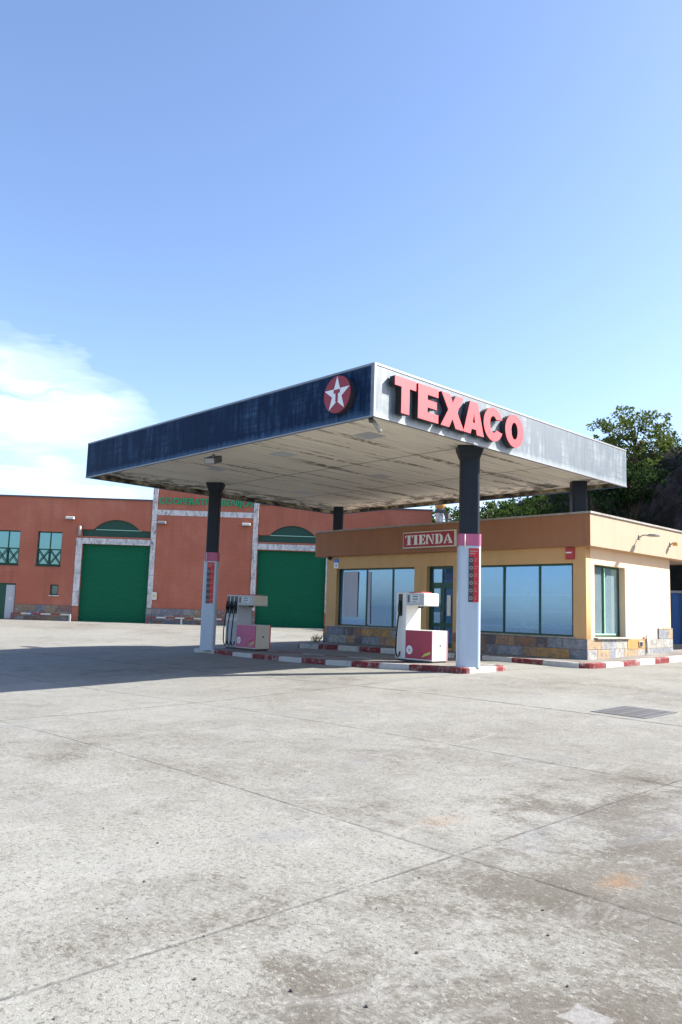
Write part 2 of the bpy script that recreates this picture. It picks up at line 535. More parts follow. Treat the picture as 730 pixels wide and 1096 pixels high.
def m_lip():
    t = NT('stained_lip')
    P = t.world()
    c = t.ramp(t.noise(t.mp(P, (1, 1, 1.6)), 2.0, 6, .72), [(.43, (.045, .04, .03)), (.52, (.22, .19, .13)), (.62, (.45, .40, .30))])
    return t.pbr(c, .85, None, 0, .2)

def m_stucco(name, col, stain=.35, dark=None, bump=.35):
    t = NT(name)
    P = t.obj()
    big = t.noise(P, .9, 5, .6, .4)
    c = t.mix(t.ramp(big, [(.35, 0), (.7, .5)]), col, tuple(min(1, v * 1.18) for v in col))
    run = t.math('MULTIPLY', t.ramp(t.noise(t.mp(P, (2.2, 2.2, .22)), 1.7, 5, .65), [(.48, 0), (.72, 1)]), t.ramp(t.noise(P, .6, 3), [(.35, 0), (.6, 1)]))
    c = t.mix(t.math('MULTIPLY', run, stain), c, dark or tuple(v * .55 for v in col))
    c = t.mix(t.math('MULTIPLY', t.noise(P, 32, 3), .22), c, tuple(v * .72 for v in col))
    return t.pbr(c, .9, t.bump(t.noise(P, 55, 4, .7), bump, .008), 0, .2)

def m_block_wall():
    """red painted rendered blockwork: faint courses"""
    t = NT('red_render')
    P = t.obj()
    x, y, z = t.xyz(P)
    big = t.noise(P, .35, 5, .6, .3)
    c = t.ramp(big, [(.30, (.35, .112, .070)), (.52, (.40, .132, .083)), (.72, (.45, .172, .112))])
    s = t.math('ABSOLUTE', t.math('SUBTRACT', t.math('FRACT', t.math('DIVIDE', z, .26)), .5))
    line = t.math('MULTIPLY', t.ramp(s, [(.40, 0), (.48, 1)]), t.ramp(t.noise(P, 1.0, 4), [(.35, .1), (.65, .7)]))
    c = t.mix(t.math('MULTIPLY', line, .4), c, (.24, .078, .055))
    run = t.ramp(t.noise(t.mp(P, (1.5, 1, .12)), 1.6, 5, .65), [(.5, 0), (.75, .5)])
    c = t.mix(run, c, (.24, .085, .065))
    c = t.mix(t.ramp(t.noise(P, 9, 5, .7), [(.55, 0), (.75, .35)]), c, (.50, .23, .17))
    return t.pbr(c, .9, t.bump(t.math('SUBTRACT', t.noise(P, 30, 4), t.math('MULTIPLY', line, .5)), .3, .01), 0, .2)

def m_stone(name, cols, sx=.62, sz=.30, rows_off=.5, ax='xy'):
    """rough cut stone facing in uneven courses, each stone its own tint"""
    t = NT(name)
    P = t.obj()
    x, y, z = t.xyz(P)
    u = t.math('ADD', x, y)
    wz = t.math('DIVIDE', z, sz)
    row = t.math('FLOOR', wz)
    rnd_row = t.n('ShaderNodeTexWhiteNoise', noise_dimensions='1D', i_W=row).outputs['Value']
    uu = t.math('ADD', t.math('DIVIDE', u, sx), t.math('MULTIPLY', rnd_row, 7.3))
    uu = t.math('ADD', uu, t.math('MULTIPLY', t.math('SINE', t.math('MULTIPLY', uu, 1.9)), .30))
    cell = t.math('FLOOR', uu)
    idc = t.comb(cell, row, 0.0)
    wn = t.n('ShaderNodeTexWhiteNoise', noise_dimensions='3D', i_Vector=idc)
    n = len(cols)
    c = t.ramp(wn.outputs['Value'], [(i / n, cc) for i, cc in enumerate(cols)], 'CONSTANT')
    mott = t.noise(t.mp(P, (1, 1, 1)), 7, 6, .72, .8)
    c = t.mix(t.ramp(mott, [(.36, .75), (.62, 0)]), c, (.10, .10, .115))
    c = t.mix(t.ramp(t.noise(P, 5, 5, .7, 1.0), [(.55, 0), (.72, .6)]), c, (.52, .50, .46))
    e = t.math('MINIMUM', t.math('MULTIPLY', t.math('SUBTRACT', .5, t.math('ABSOLUTE', t.math('SUBTRACT', t.math('FRACT', uu), .5))), sx),
               t.math('MULTIPLY', t.math('SUBTRACT', .5, t.math('ABSOLUTE', t.math('SUBTRACT', t.math('FRACT', wz), .5))), sz))
    j = t.ramp(e, [(.004, 1), (.014, 0)])
    c = t.mix(j, c, (.16, .15, .14))
    h = t.math('SUBTRACT', t.math('ADD', mott, t.math('MULTIPLY', wn.outputs['Value'], .5)), t.math('MULTIPLY', j, 1.0))
    return t.pbr(c, .8, t.bump(h, .5, .02), 0, .3)

def m_white_stone():
    t = NT('streaked_white_stone')
    P = t.obj()
    c = t.ramp(t.noise(t.mp(P, (4, 4, 1.4)), 1.3, 6, .75, .5), [(.33, (.10, .095, .10)), (.43, (.40, .38, .37)), (.56, (.62, .60, .585))])
    z = t.xyz(P)[2]
    s = t.math('ABSOLUTE', t.math('SUBTRACT', t.math('FRACT', t.math('DIVIDE', z, 1.15)), .5))
    c = t.mix(t.ramp(s, [(.485, 0), (.493, .7)]), c, (.10, .10, .10))
    return t.pbr(c, .7, None, 0, .3)

def m_glass_mirror(name, tint=(.45, .62, .66), refl=.5, dark=(.02, .05, .055), rough=.03):
    t = NT(name)
    P = t.obj()
    g = t.n('ShaderNodeBsdfGlossy', i_Color=tint, i_Roughness=rough, i_Normal=t.bump(t.noise(P, .8, 2), .015, .1)).outputs[0]
    d = t.n('ShaderNodeBsdfDiffuse', i_Color=t.mix(t.ramp(t.noise(P, 3, 5, .7), [(.4, 0), (.8, .5)]), dark, tuple(min(1, v * 3 + .03) for v in dark))).outputs[0]
    s = t.n('ShaderNodeMixShader', i_Fac=refl, i_1=d, i_2=g).outputs[0]
    t.t.links.new(s, t.out.inputs['Surface'])
    return t.m

def m_glass_clear(name, tint, refl, trans=(.75, .88, .95), rough=.02, dust=.12, film=(.42, .52, .60)):
    """glazing with a thin dusty film: part see-through, part mirror, part film"""
    t = NT(name)
    P = t.obj()
    g = t.n('ShaderNodeBsdfGlossy', i_Color=tint, i_Roughness=rough, i_Normal=t.bump(t.noise(P, .9, 2), .012, .1)).outputs[0]
    tr = t.n('ShaderNodeBsdfTransparent', i_Color=trans).outputs[0]
    f = t.mix(t.ramp(t.noise(t.mp(P, (1, 1, .5)), 1.1, 5, .65), [(.35, 0), (.7, .6)]), film, tuple(min(1, v * 1.25) for v in film))
    dd = t.n('ShaderNodeBsdfDiffuse', i_Color=f).outputs[0]
    a = t.n('ShaderNodeMixShader', i_Fac=refl, i_1=tr, i_2=g).outputs[0]
    k = t.math('MULTIPLY', t.ramp(t.noise(P, 1.4, 6, .7), [(.3, .8), (.7, 1)]), dust)
    s = t.n('ShaderNodeMixShader', i_Fac=k, i_1=a, i_2=dd).outputs[0]
    t.t.links.new(s, t.out.inputs['Surface'])
    return t.m

def m_leaf(name, a, b):
    t = NT(name)
    P = t.world()
    c = t.mix(t.ramp(t.noise(P, 1.7, 4, .7), [(.35, 0), (.65, 1)]), a, b)
    isl = t.n('ShaderNodeNewGeometry').outputs['Random Per Island']
    c = t.mix(t.math('MULTIPLY', isl, .5), c, tuple(v * 1.7 for v in b))
    d = t.n('ShaderNodeBsdfDiffuse', i_Color=c).outputs[0]
    g = t.n('ShaderNodeBsdfTranslucent', i_Color=c).outputs[0]
    s = t.n('ShaderNodeMixShader', i_Fac=.35, i_1=d, i_2=g).outputs[0]
    t.t.links.new(s, t.out.inputs['Surface'])
    return t.m

def m_hill():
    t = NT('rocky_earth')
    P = t.world()
    c = t.ramp(t.noise(P, .35, 7, .7, .8), [(.35, (.020, .028, .018)), (.47, (.045, .040, .036)), (.57, (.115, .090, .088)), (.72, (.17, .135, .125))])
    c = t.mix(t.ramp(t.noise(P, 3, 6, .75), [(.4, .6), (.6, 0)]), c, (.03, .028, .02))
    return t.pbr(c, .95, t.bump(t.noise(P, 1.6, 7, .75), 1.0, .6), 0, .1)

def m_price():
    t = NT('dark_print')
    return t.pbr((.035, .045, .05), .4)

M = dict(
    ground=m_ground(), conc=m_concrete('pavement_concrete', (.29, .272, .245), (.14, .13, .12)), conc2=m_concrete('cap_concrete', (.40, .38, .35), (.25, .23, .21)),
    kerb_red=m_kerb('kerb_red', (.165, .022, .026)), kerb_white=m_kerb('kerb_white', (.46, .45, .43)),
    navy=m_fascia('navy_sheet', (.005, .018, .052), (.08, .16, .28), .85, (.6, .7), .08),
    navy_sunlit=m_fascia('sunlit_navy_sheet', (.072, .102, .130), (.30, .35, .375), 1.0, (.46, .54), .8),  # same navy paint as the other sides; sun glare put into paler colours
    soffit=m_soffit(), lip=m_lip(),
    dark_col=paint('black_column_paint', (.013, .018, .027), .5, .3, 2.2, 1.9, .2),
    white_col=paint('white_column_paint', (.40, .48, .565), .5, .3, 2.0, .72),
    magenta=paint('magenta_band', (.42, .10, .20), .5, .3, 3.0, .75),
    letter_red=paint('sign_red_face', (.52, .058, .070), .45, .12, 2.0, .85), letter_side=paint('sign_return_dark', (.03, .03, .035), .5, .1),
    logo_red=paint('logo_red', (.27, .014, .028), .4, .15), logo_white=paint('logo_white', (.74, .76, .78), .4, .12),
    price_red=paint('price_red', (.52, .015, .02), .4, .3, 6, .6), price_dark=m_price(), price_print=paint('price_print', (.34, .24, .23), .5, .3),
    stucco=m_stucco('ochre_stucco', (.60, .372, .178), .3), stucco_side=m_stucco('sunlit_ochre_stucco', (.64, .475, .325), .18),  # side copy of the ochre paint; strong sunlight put into its paler colour
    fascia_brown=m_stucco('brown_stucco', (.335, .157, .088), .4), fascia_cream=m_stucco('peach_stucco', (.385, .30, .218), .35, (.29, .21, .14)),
    cap=m_concrete('roof_cap', (.42, .40, .37), (.26, .24, .22)),
    green_frame=paint('green_frame', (.006, .060, .038), .35, .15, 4, .7), green_light=paint('pale_green_frame', (.30, .55, .42), .4, .15),
    shutter=paint('green_shutter', (.002, .104, .048), .55, .3, 1.0, .72, .15),
    fanlight=paint('dark_green_panel', (.008, .055, .036), .5, .2),
    glass=m_glass_clear('shop_glass', (.36, .57, .84), .32, (.78, .90, .98), .02, .20, (.15, .36, .66)), glass_side=m_glass_clear('side_glass', (.70, .95, .92), .46, (.7, .95, .88), .03, .28),
    wh_glass=m_glass_mirror('warehouse_glass', (.26, .50, .56), .55), dark_glass=m_glass_mirror('dark_glass', (.35, .5, .55), .25),
    red_wall=m_block_wall(), white_stone=m_white_stone(),
    plinth=m_stone('shop_stone', [(.20, .22, .26), (.30, .15, .08), (.34, .33, .31), (.13, .10, .10), (.52, .28, .07), (.27, .28, .31), (.42, .24, .12), (.22, .20, .22), (.26, .28, .31)], .60, .30),
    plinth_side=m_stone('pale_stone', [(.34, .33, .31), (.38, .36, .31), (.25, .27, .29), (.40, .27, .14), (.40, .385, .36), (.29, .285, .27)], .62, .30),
    wh_plinth=m_stone('warehouse_stone', [(.20, .20, .22), (.24, .12, .08), (.30, .29, .27), (.16, .17, .20), (.30, .20, .11), (.12, .08, .07)], .85, .35),
    interior=paint('interior_white', (.62, .62, .60), .8, .1), interior_dark=paint('interior_dark', (.10, .11, .12), .8, .1), shelf=paint('shelf_grey', (.35, .38, .40), .6, .1),
    sheet_grey=paint('pale_sheet_grey', (.44, .45, .50), .7, .2), blind=paint('blind_white', (.78, .74, .72), .8, .08), teal=paint('teal_chair', (.05, .33, .30), .5, .1),
    white=paint('white_enamel', (.62, .62, .605), .32, .12, 3, .8), grey=paint('grey_enamel', (.42, .44, .46), .4, .15), steel=paint('galvanised', (.24, .25, .265), .5, .3, metal=.5),
    pump_red=paint('pump_maroon', (.33, .030, .065), .4, .25, 3, .65), pump_pink=paint('pump_faded_pink', (.50, .11, .22), .5, .35, 4, .7), pump_red2=paint('pump_bright_red', (.55, .03, .05), .4, .1),
    pump_trim=paint('pump_trim_pink', (.42, .12, .16), .5, .2), pump_cream=paint('pump_dusty_cream', (.55, .51, .42), .5, .3, 3, .7),
    rubber=paint('rubber', (.012, .012, .014), .45, .1), black=paint('black_plastic', (.02, .02, .024), .4, .1),
    lcd=paint('display_glass', (.50, .56, .60), .15, .05), lcd_dark=paint('display_digits', (.06, .075, .085), .2, .05),
    sign_red=paint('tienda_red', (.34, .012, .025), .4, .12), sign_frame=paint('tienda_frame', (.66, .60, .52), .5, .15), sign_white=paint('tienda_white', (.78, .80, .78), .4, .06),
    alarm=paint('alarm_red', (.42, .03, .045), .4, .1), blue=paint('notice_blue', (.03, .16, .55), .4, .05), sticker=paint('sticker_red', (.45, .05, .06), .4, .1), yellow=paint('sticker_green', (.45, .50, .10), .4, .1),
    orange=paint('orange_glaze', (.62, .30, .08), .4, .15), socket_plate=paint('ochre_tile', (.42, .22, .07), .6, .3),
    green_letter=paint('green_letter', (.015, .27, .11), .4, .1), letter_black=paint('letter_black', (.03, .03, .03), .5),
    container=paint('blue_sheet', (.012, .085, .26), .45, .35, 1.5, .6), iron=paint('cast_iron', (.062, .062, .068), .6, .3, 5, 1.8),
    grate=paint('worn_grate_iron', (.17, .175, .18), .55, .3, 5, 1.5), bark=m_concrete('bark', (.13, .10, .075), (.05, .04, .03)),
    leaf_tree=m_leaf('tree_leaf', (.045, .075, .020), (.105, .135, .035)), leaf_hill=m_leaf('shrub_leaf', (.012, .028, .012), (.032, .055, .02)),
    leaf_dry=m_leaf('dry_leaf', (.15, .135, .05), (.27, .24, .10)), leaf_far=m_leaf('bright_shrub_leaf', (.018, .045, .012), (.055, .09, .022)),
    hill=m_hill(), barrier_red=paint('barrier_red', (.22, .03, .03), .5, .2), barrier_white=paint('barrier_white', (.50, .50, .49), .5, .2),
    roof=m_concrete('flat_roof', (.30, .29, .28), (.2, .19, .18)), lamp=paint('lamp_housing', (.30, .29, .27), .45, .2), lamp_glass=paint('lamp_lens', (.62, .62, .58), .25, .1),
    pebble=m_concrete('pebble', (.16, .14, .12), (.05, .045, .04)),
)

# ------------------------------------------------------------------ ground heights
CP = [(0, 0, 0), (4, 3, 0), (-5, 5, 0), (6, -6, 0), (3.3, 9, -.01), (12, 5.6, .14), (19, 10.3, .27), (22.6, 10.3, .30), (27.5, 10.2, .36),
      (14.9, 22, .10), (14.9, 18, .08), (14.9, 14.2, .15), (14.9, 11.5, .235), (11.8, 15.4, .04), (6, 15.4, -.17), (10.2, 29.2, -.23),
      (13, 29.2, -.10), (16, 29.2, -.06), (18.5, 23.5, .16), (22, 25, .18), (18.2, 14, .28), (18.2, 19, .22), (19, 5, .18), (26, 3, .25),
      (-3, 20, -.16), (-15, 10, -.1), (-10, -15, 0), (12, -10, .05), (30, -6, .2), (0, -20, 0)]
for s_ in (-14, -4, 5, 15, 27):
    CP.append((18.2 + .741 * s_, 50.17 - .671 * s_, .49))
    CP.append((18.2 + .741 * s_ + 9, 50.17 - .671 * s_ + 10, .6))
CP += [(34, 14, .42), (45, 5, .5), (-20, 60, .3), (-30, 30, 0), (40, -20, .3), (60, 40, .7), (20, 85, .7)]
CP = np.array(CP, float)
def _tps():
    n = len(CP)
    d = np.linalg.norm(CP[:, None, :2] - CP[None, :, :2], axis=2)
    K = np.where(d > 0, d * d * np.log(d + 1e-9), 0) + np.eye(n) * 1.0
    Pm = np.c_[np.ones(n), CP[:, :2]]
    A = np.block([[K, Pm], [Pm.T, np.zeros((3, 3))]])
    return np.linalg.solve(A, np.r_[CP[:, 2], np.zeros(3)])
_W = _tps()
def gz(x, y):
    d = np.hypot(CP[:, 0] - x, CP[:, 1] - y)
    K = np.where(d > 0, d * d * np.log(d + 1e-9), 0)
    z = float(K @ _W[:-3] + _W[-3] + _W[-2] * x + _W[-1] * y)
    r = math.hypot(x - 15, y - 15)
    k = min(1.0, max(0.0, (r - 45) / 30))
    z = max(-.35, min(.85, z))
    return z * (1 - k) + .4 * k

def axis(lo, hi, a, b, step, far):
    v = list(np.arange(a, b + 1e-6, step))
    out = sorted([a - q for q in far] + v + [b + q for q in far])
    return out
far = [3, 7, 13, 22, 40, 80, 160, 320, 600, 1000]
gx = axis(0, 0, -22, 62, 1.0, far)
gy = axis(0, 0, -22, 72, 1.0, far)
me = bpy.data.meshes.new('ground')
verts = [(x, y, gz(x, y)) for y in gy for x in gx]
nx = len(gx)
faces = [(j * nx + i, j * nx + i + 1, (j + 1) * nx + i + 1, (j + 1) * nx + i) for j in range(len(gy) - 1) for i in range(nx - 1)]
me.from_pydata(verts, [], faces)
me.materials.append(M['ground'])
for p in me.polygons: p.use_smooth = True
g = bpy.data.objects.new('ground', me)
COL.objects.link(g)
tag(g, 'pale worn concrete forecourt with dark slab joints', 'ground', kind='structure')

# ------------------------------------------------------------------ kerbed islands
def lerp_table(tab):
    xs, zs = zip(*tab)
    return lambda v: float(np.interp(v, xs, zs))

def arc_pts(cx, cy, r, a0, a1, n=6):
    return [(cx + r * math.cos(a0 + (a1 - a0) * i / n), cy + r * math.sin(a0 + (a1 - a0) * i / n)) for i in range(n + 1)]

def resample(path, step, closed):
    pts = path + ([path[0]] if closed else [])
    out = []
    for a, b in zip(pts, pts[1:]):
        L = math.hypot(b[0] - a[0], b[1] - a[1])
        k = max(1, int(L / step))
        out += [(a[0] + (b[0] - a[0]) * i / k, a[1] + (b[1] - a[1]) * i / k) for i in range(k)]
    if not closed: out.append(pts[-1])
    return out

def offset(path, d, closed):
    """shift to the left of travel"""
    out = []
    n = len(path)
    for i in range(n):
        a = path[(i - 1) % n] if closed or i > 0 else path[i]
        b = path[(i + 1) % n] if closed or i < n - 1 else path[i]
        tx, ty = b[0] - a[0], b[1] - a[1]
        L = math.hypot(tx, ty) or 1
        out.append((path[i][0] - ty / L * d, path[i][1] + tx / L * d))
    return out

def kerb_mesh(path, closed, top, seg=1.0, wd=.17, start=0.0, tail=None):
    path = resample(path, .25, closed)
    inner = offset(path, wd, closed)
    lip = offset(path, .025, closed)
    bm = MB()
    n = len(path)
    s = start
    total = sum(math.hypot(path[(i + 1) % n][0] - path[i][0], path[(i + 1) % n][1] - path[i][1]) for i in range(n if closed else n - 1))
    for i in range(n if closed else n - 1):
        j = (i + 1) % n
        s += math.hypot(path[j][0] - path[i][0], path[j][1] - path[i][1])
        bm.mi = int(s / seg) % 2
        if tail is not None and total + start - s < 12.5:
            d_ = total + start - s
            bm.mi = 1 if d_ < tail else (0 if d_ > 9.75 else int((d_ - tail) / seg) % 2)
        p, q, pi_, qi = path[i], path[j], inner[i], inner[j]
        pl, ql = lip[i], lip[j]
        zt = lambda a: top(*a)
        zb = lambda a: gz(*a) - .12
        bm.quad((*p, zb(p)), (*q, zb(q)), (*q, zt(q) - .025), (*p, zt(p) - .025))
        bm.quad((*p, zt(p) - .025), (*q, zt(q) - .025), (*ql, zt(q)), (*pl, zt(p)))
        bm.quad((*pl, zt(p)), (*ql, zt(q)), (*qi, zt(q)), (*pi_, zt(p)))
        bm.quad((*pi_, zt(p)), (*qi, zt(q)), (*qi, zb(q)), (*pi_, zb(p)))
    if not closed:
        for k in (0, -1):
            p, q = path[k], inner[k]
            bm.quad((*p, gz(*p) - .12), (*q, gz(*q) - .12), (*q, top(*q)), (*p, top(*p)))
    bmesh.ops.remove_doubles(bm.bm, verts=bm.bm.verts, dist=.0005)
    bmesh.ops.recalc_face_normals(bm.bm, faces=bm.bm.faces)
    return bm, path, inner

isl_z = lerp_table([(10, .385), (11.5, .372), (12.3, .36), (14.2, .30), (16, .255), (18, .222), (22, .21), (24, .21)])
isl_top = lambda x, y: isl_z(y)
r_ = .45
X0, X1, Y0, Y1 = 15.0, 16.98, 11.25, 22.75
isl_path = (arc_pts(X0 + .2, Y0 + .2, .2, PI, 1.5 * PI) + arc_pts(X1 - r_, Y0 + r_, r_, 1.5 * PI, 2 * PI) +
            arc_pts(X1 - r_, Y1 - r_, r_, 0, .5 * PI) + arc_pts(X0 + r_, Y1 - r_, r_, .5 * PI, PI))
bm, pth, inn = kerb_mesh(isl_path, True, isl_top, 1.05, .17, 1.65, 1.3)
isl = MB()
step_pts = inn
isl.prism(step_pts, lambda x, y: gz(x, y) - .12, lambda x, y: isl_top(x, y) - .006)
bmesh.ops.triangulate(isl.bm, faces=[f for f in isl.bm.faces if len(f.verts) > 4])
pump_island = isl.build('pump_island', M['conc'])
tag(pump_island, 'raised concrete pump island under the canopy', 'island', kind='structure')
kb = bm.build('kerb', [M['kerb_white'], M['kerb_red']], pump_island)

SWP = np.array([(19.3, 10.5, .425), (19.3, 14, .43), (19.3, 17, .44), (19.3, 19.4, .41), (19.3, 22.2, .37), (21.3, 22.2, .385), (21.2, 11.5, .41), (24, 10.5, .49), (27, 11.5, .60), (28, 10.5, .575), (34, 10.5, .66), (34, 13, .7), (21.2, 17, .41)])
def sw_top(x, y):
    d2 = (SWP[:, 0] - x) ** 2 + (SWP[:, 1] - y) ** 2
    wg = 1 / (d2 + .6) ** 1.5
    return float((wg * SWP[:, 2]).sum() / wg.sum())
r_ = .55
sw_path = [(21.6, 22.3)] + arc_pts(19.3 + .3, 22.0, .3, .5 * PI, PI) + arc_pts(19.3 + r_, 10.5 + r_, r_, PI, 1.5 * PI) + [(34, 10.5)]
bm, pth, inn = kerb_mesh(sw_path, False, sw_top, 1.02, .17, 1.49)
sw = MB()
inner_poly = inn + [(34, 11.9), (27.2, 11.9), (21.6, 11.9), (21.6, 22.1)]
sw.prism(inner_poly, lambda x, y: gz(x, y) - .12, lambda x, y: sw_top(x, y) - .006)
bmesh.ops.triangulate(sw.bm, faces=[f for f in sw.bm.faces if len(f.verts) > 4])
pave = sw.build('pavement', M['conc'])
tag(pave, 'concrete pavement along the shop with red and white kerb', 'pavement', kind='structure')
bm.build('kerb', [M['kerb_white'], M['kerb_red']], pave)

# ------------------------------------------------------------------ fuel canopy
CX0, CY0, CZ0, CZ1 = 11.303, 10.849, 5.593, 6.712
CX1, CY1 = CX0 + 11.141, CY0 + 12.735
can = thing('fuel_canopy', 'flat station canopy with dark weathered fascia on four round-edged columns', 'canopy', (CX0, CY0, .2))
T_ = .10
def fascia(a, b, mat, lab=None):
    o = MB().box(a, b).build('fascia', mat, can)
    if lab: o['label'] = lab
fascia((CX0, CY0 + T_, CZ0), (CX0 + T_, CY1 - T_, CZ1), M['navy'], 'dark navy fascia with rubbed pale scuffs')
fascia((CX0, CY0, CZ0), (CX1, CY0 + T_, CZ1), M['navy_sunlit'], 'sunlit fascia with sun glare painted as pale grey')
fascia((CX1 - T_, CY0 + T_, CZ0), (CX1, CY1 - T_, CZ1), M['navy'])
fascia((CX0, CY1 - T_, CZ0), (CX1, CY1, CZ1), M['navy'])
# corner trim and drip edges
tr = MB()
tr.box((CX0 - .012, CY0 - .012, CZ0 - .01), (CX0 + .035, CY0 + .035, CZ1 + .012))
for a, b in (((CX0 - .014, CY0 + .04, CZ1 - .03), (CX0 + .05, CY1, CZ1 + .015)), ((CX0 + .04, CY0 - .014, CZ1 - .03), (CX1, CY0 + .05, CZ1 + .015)),
             ((CX0 - .012, CY0 + .04, CZ0 - .012), (CX0 + .04, CY1, CZ0 + .018)), ((CX0 + .04, CY0 - .012, CZ0 - .012), (CX1, CY0 + .04, CZ0 + .018))):
    tr.box(a, b)
tr.build('edge_trim', M['steel'], can)
SOF = CZ0 + .14
MB().box((CX0 + T_ + .002, CY0 + T_ + .002, SOF), (CX1 - T_ - .002, CY1 - T_ - .002, SOF + .12)).build('soffit', M['soffit'], can)
lp = MB()
lp.box((CX0 + T_ + .003, CY1 - T_ - .03, CZ0 + .012), (CX1 - T_ - .003, CY1 - T_ - .002, SOF - .002))
lp.box((CX1 - T_ - .03, CY0 + T_ + .003, CZ0 + .012), (CX1 - T_ - .002, CY1 - T_ - .035, SOF - .002))
lp.build('soffit_lip', M['lip'], can)
MB().box((CX0 + T_ + .002, CY0 + T_ + .002, CZ1 - .25), (CX1 - T_ - .002, CY1 - T_ - .002, CZ1 - .12)).build('roof_deck', M['roof'], can)
for hx, hy in ((13.0, 12.6), (13.4, 19.3), (17.2, 16.2), (13.2, 16.0), (18.2, 20.8)):
    MB().box((hx - .28, hy - .28, SOF - .012), (hx + .28, hy + .28, SOF - .001)).build('access_panel', M['grey'], can)

def rsq(cx, cy, half, r, rot, z, n=4):
    pts = []
    for qx, qy, a0 in ((1, 1, 0), (-1, 1, .5 * PI), (-1, -1, PI), (1, -1, 1.5 * PI)):
        for i in range(n + 1):
            a = a0 + .5 * PI * i / n
            px, py = qx * (half - r) + r * math.cos(a), qy * (half - r) + r * math.sin(a)
            pts.append((cx + px * math.cos(rot) - py * math.sin(rot), cy + px * math.sin(rot) + py * math.cos(rot), z))
    return pts
ROT = math.radians(223)
def column(cx, cy, zb, clad, price, hs_=.235):
    hs = hs_
    top = SOF
    sh = MB().loft([rsq(cx, cy, hs, .07, ROT, zb), rsq(cx, cy, hs, .07, ROT, top - (.28 if clad else .002))]).build('column', M['dark_col'], can)
    if clad: MB().loft([rsq(cx, cy, hs + .004, .07, ROT, top - .30), rsq(cx, cy, hs + .09, .06, ROT, top - .05), rsq(cx, cy, hs + .09, .06, ROT, top - .002)]).build('capital', M['dark_col'], sh)
    if clad:
        hc = hs + .033
        MB().loft([rsq(cx, cy, hc, .075, ROT, zb), rsq(cx, cy, hc, .075, ROT, zb + 2.90)]).build('cladding', M['white_col'], sh)
        MB().loft([rsq(cx, cy, hc + .004, .075, ROT, zb + 2.903), rsq(cx, cy, hc + .004, .075, ROT, zb + 3.19)]).build('band', M['magenta'], sh)
    if price:
        # face frame: N = outward face direction, U = rightwards as seen from the front
        N = Vector((math.cos(ROT), math.sin(ROT), 0))
        U = Vector((-N.y, N.x, 0)) * 1.0
        Vv = Vector((0, 0, 1))
        O = Vector((cx, cy, zb)) + N * (hc + .012)
        def P(u, v, n=0.0): return O + U * u + Vv * v + N * n
        u0, u1, v0, v1 = price
        um = u0 + (u1 - u0) * .47
        def plate(name, ua, ub, va, vb, n, mat, par):
            m = MB()
            m.shape([[(ua, va), (ub, va), (ub, vb), (ua, vb)]], .010, tuple(P(0, 0, n)), U, Vv)
            return m.build(name, mat, par)
        pnl = MB()
        pnl.mi = 0
        pnl.shape([[(u0, v0), (um, v0), (um, v1 - .20), (u0, v1 - .20)]], .012, tuple(P(0, 0, .0)), U, Vv)
        pnl.mi = 1
        pnl.shape([[(um + .001, v0), (u1, v0), (u1, v1 - .20), (um + .001, v1 - .20)]], .012, tuple(P(0, 0, .001)), U, Vv)
        pnl.shape([[(u0, v1 - .199), (u1, v1 - .199), (u1, v1), (u0, v1)]], .012, tuple(P(0, 0, .0005)), U, Vv)
        k = pnl
        k.mi = 2
        wdt = u1 - u0
        rows = 6
        ring = lambda cx_, cy_, r: [(cx_ + r * math.cos(2 * PI * i / 20), cy_ + r * math.sin(2 * PI * i / 20)) for i in range(20)]
        for i in range(rows):
            vc = v1 - .20 - (v1 - .20 - v0) * (i + .5) / rows
            k.shape([ring((u0 + um) / 2, vc, .044), ring((u0 + um) / 2, vc, .024)], .004, tuple(P(0, 0, .006)), U, Vv)
            for q in range(2):
                a = um + .02
                b = a + (u1 - um) * random.uniform(.35, .8)
                vv = vc + .035 - q * .05
                k.shape([[(a, vv - .008), (b, vv - .008), (b, vv + .008), (a, vv + .008)]], .004, tuple(P(0, 0, .006)), U, Vv)
        for q in range(2):
            vv = v1 - .07 - q * .06
            k.shape([[(u0 + .03, vv - .015), (u1 - .03 - q * .06, vv - .015), (u1 - .03 - q * .06, vv + .015), (u0 + .03, vv + .015)]], .004, tuple(P(0, 0, .006)), U, Vv)
        k.build('price_panel', [M['price_dark'], M['price_red'], M['price_print']], sh)
        # cable duct stub beside the band
        MB().tube([tuple(P(-.13, 2.83, .03)), tuple(P(-.13, 3.17, .03))], .012).build('conduit', M['sign_frame'], sh)
    return sh
column(15.53, 11.56, .36, True, (-.03, .215, 1.55, 2.84))
column(15.02, 21.70, .205, True, (-.085, .145, 1.52, 2.86), .19)
column(21.55, 11.95, .5, False, None, .225)
column(21.60, 22.55, .5, False, None, .20)

# floodlights under the rim
def floodlight(loc, rz, label, tube=False):
    o = thing('floodlight', label, 'floodlight', loc, rz)
    if not tube:
        b = MB(); b.bar((0, .20, -.08), (0, -.22, -.22), .30, .17)
        b.build('housing', M['iron'], o, True)
        MB().bar((0, -.222, -.221), (0, -.235, -.2255), .26, .13).build('lens', M['lamp'], o, True)
        MB().bar((0, 0, -.08), (0, 0, .0), .05, .10).build('bracket', M['steel'], o, True)
    else:
        b = MB(); b.tube([(.03, -.01, -.04), (.19, -.10, -.27)], .045, 10)
        b.build('housing', M['lamp'], o, True)
        MB().tube([(-.05, -.03, .0), (.02, .015, -.05)], .06, 8).build('bracket', M['iron'], o, True)
    return o
floodlight((11.62, 16.95, CZ0 + .0), math.radians(-60), 'small grey floodlight under the long dark canopy edge')
floodlight((11.50, 11.10, CZ0 + .02), 0, 'pale tube lamp hanging under the nearest canopy corner', True)

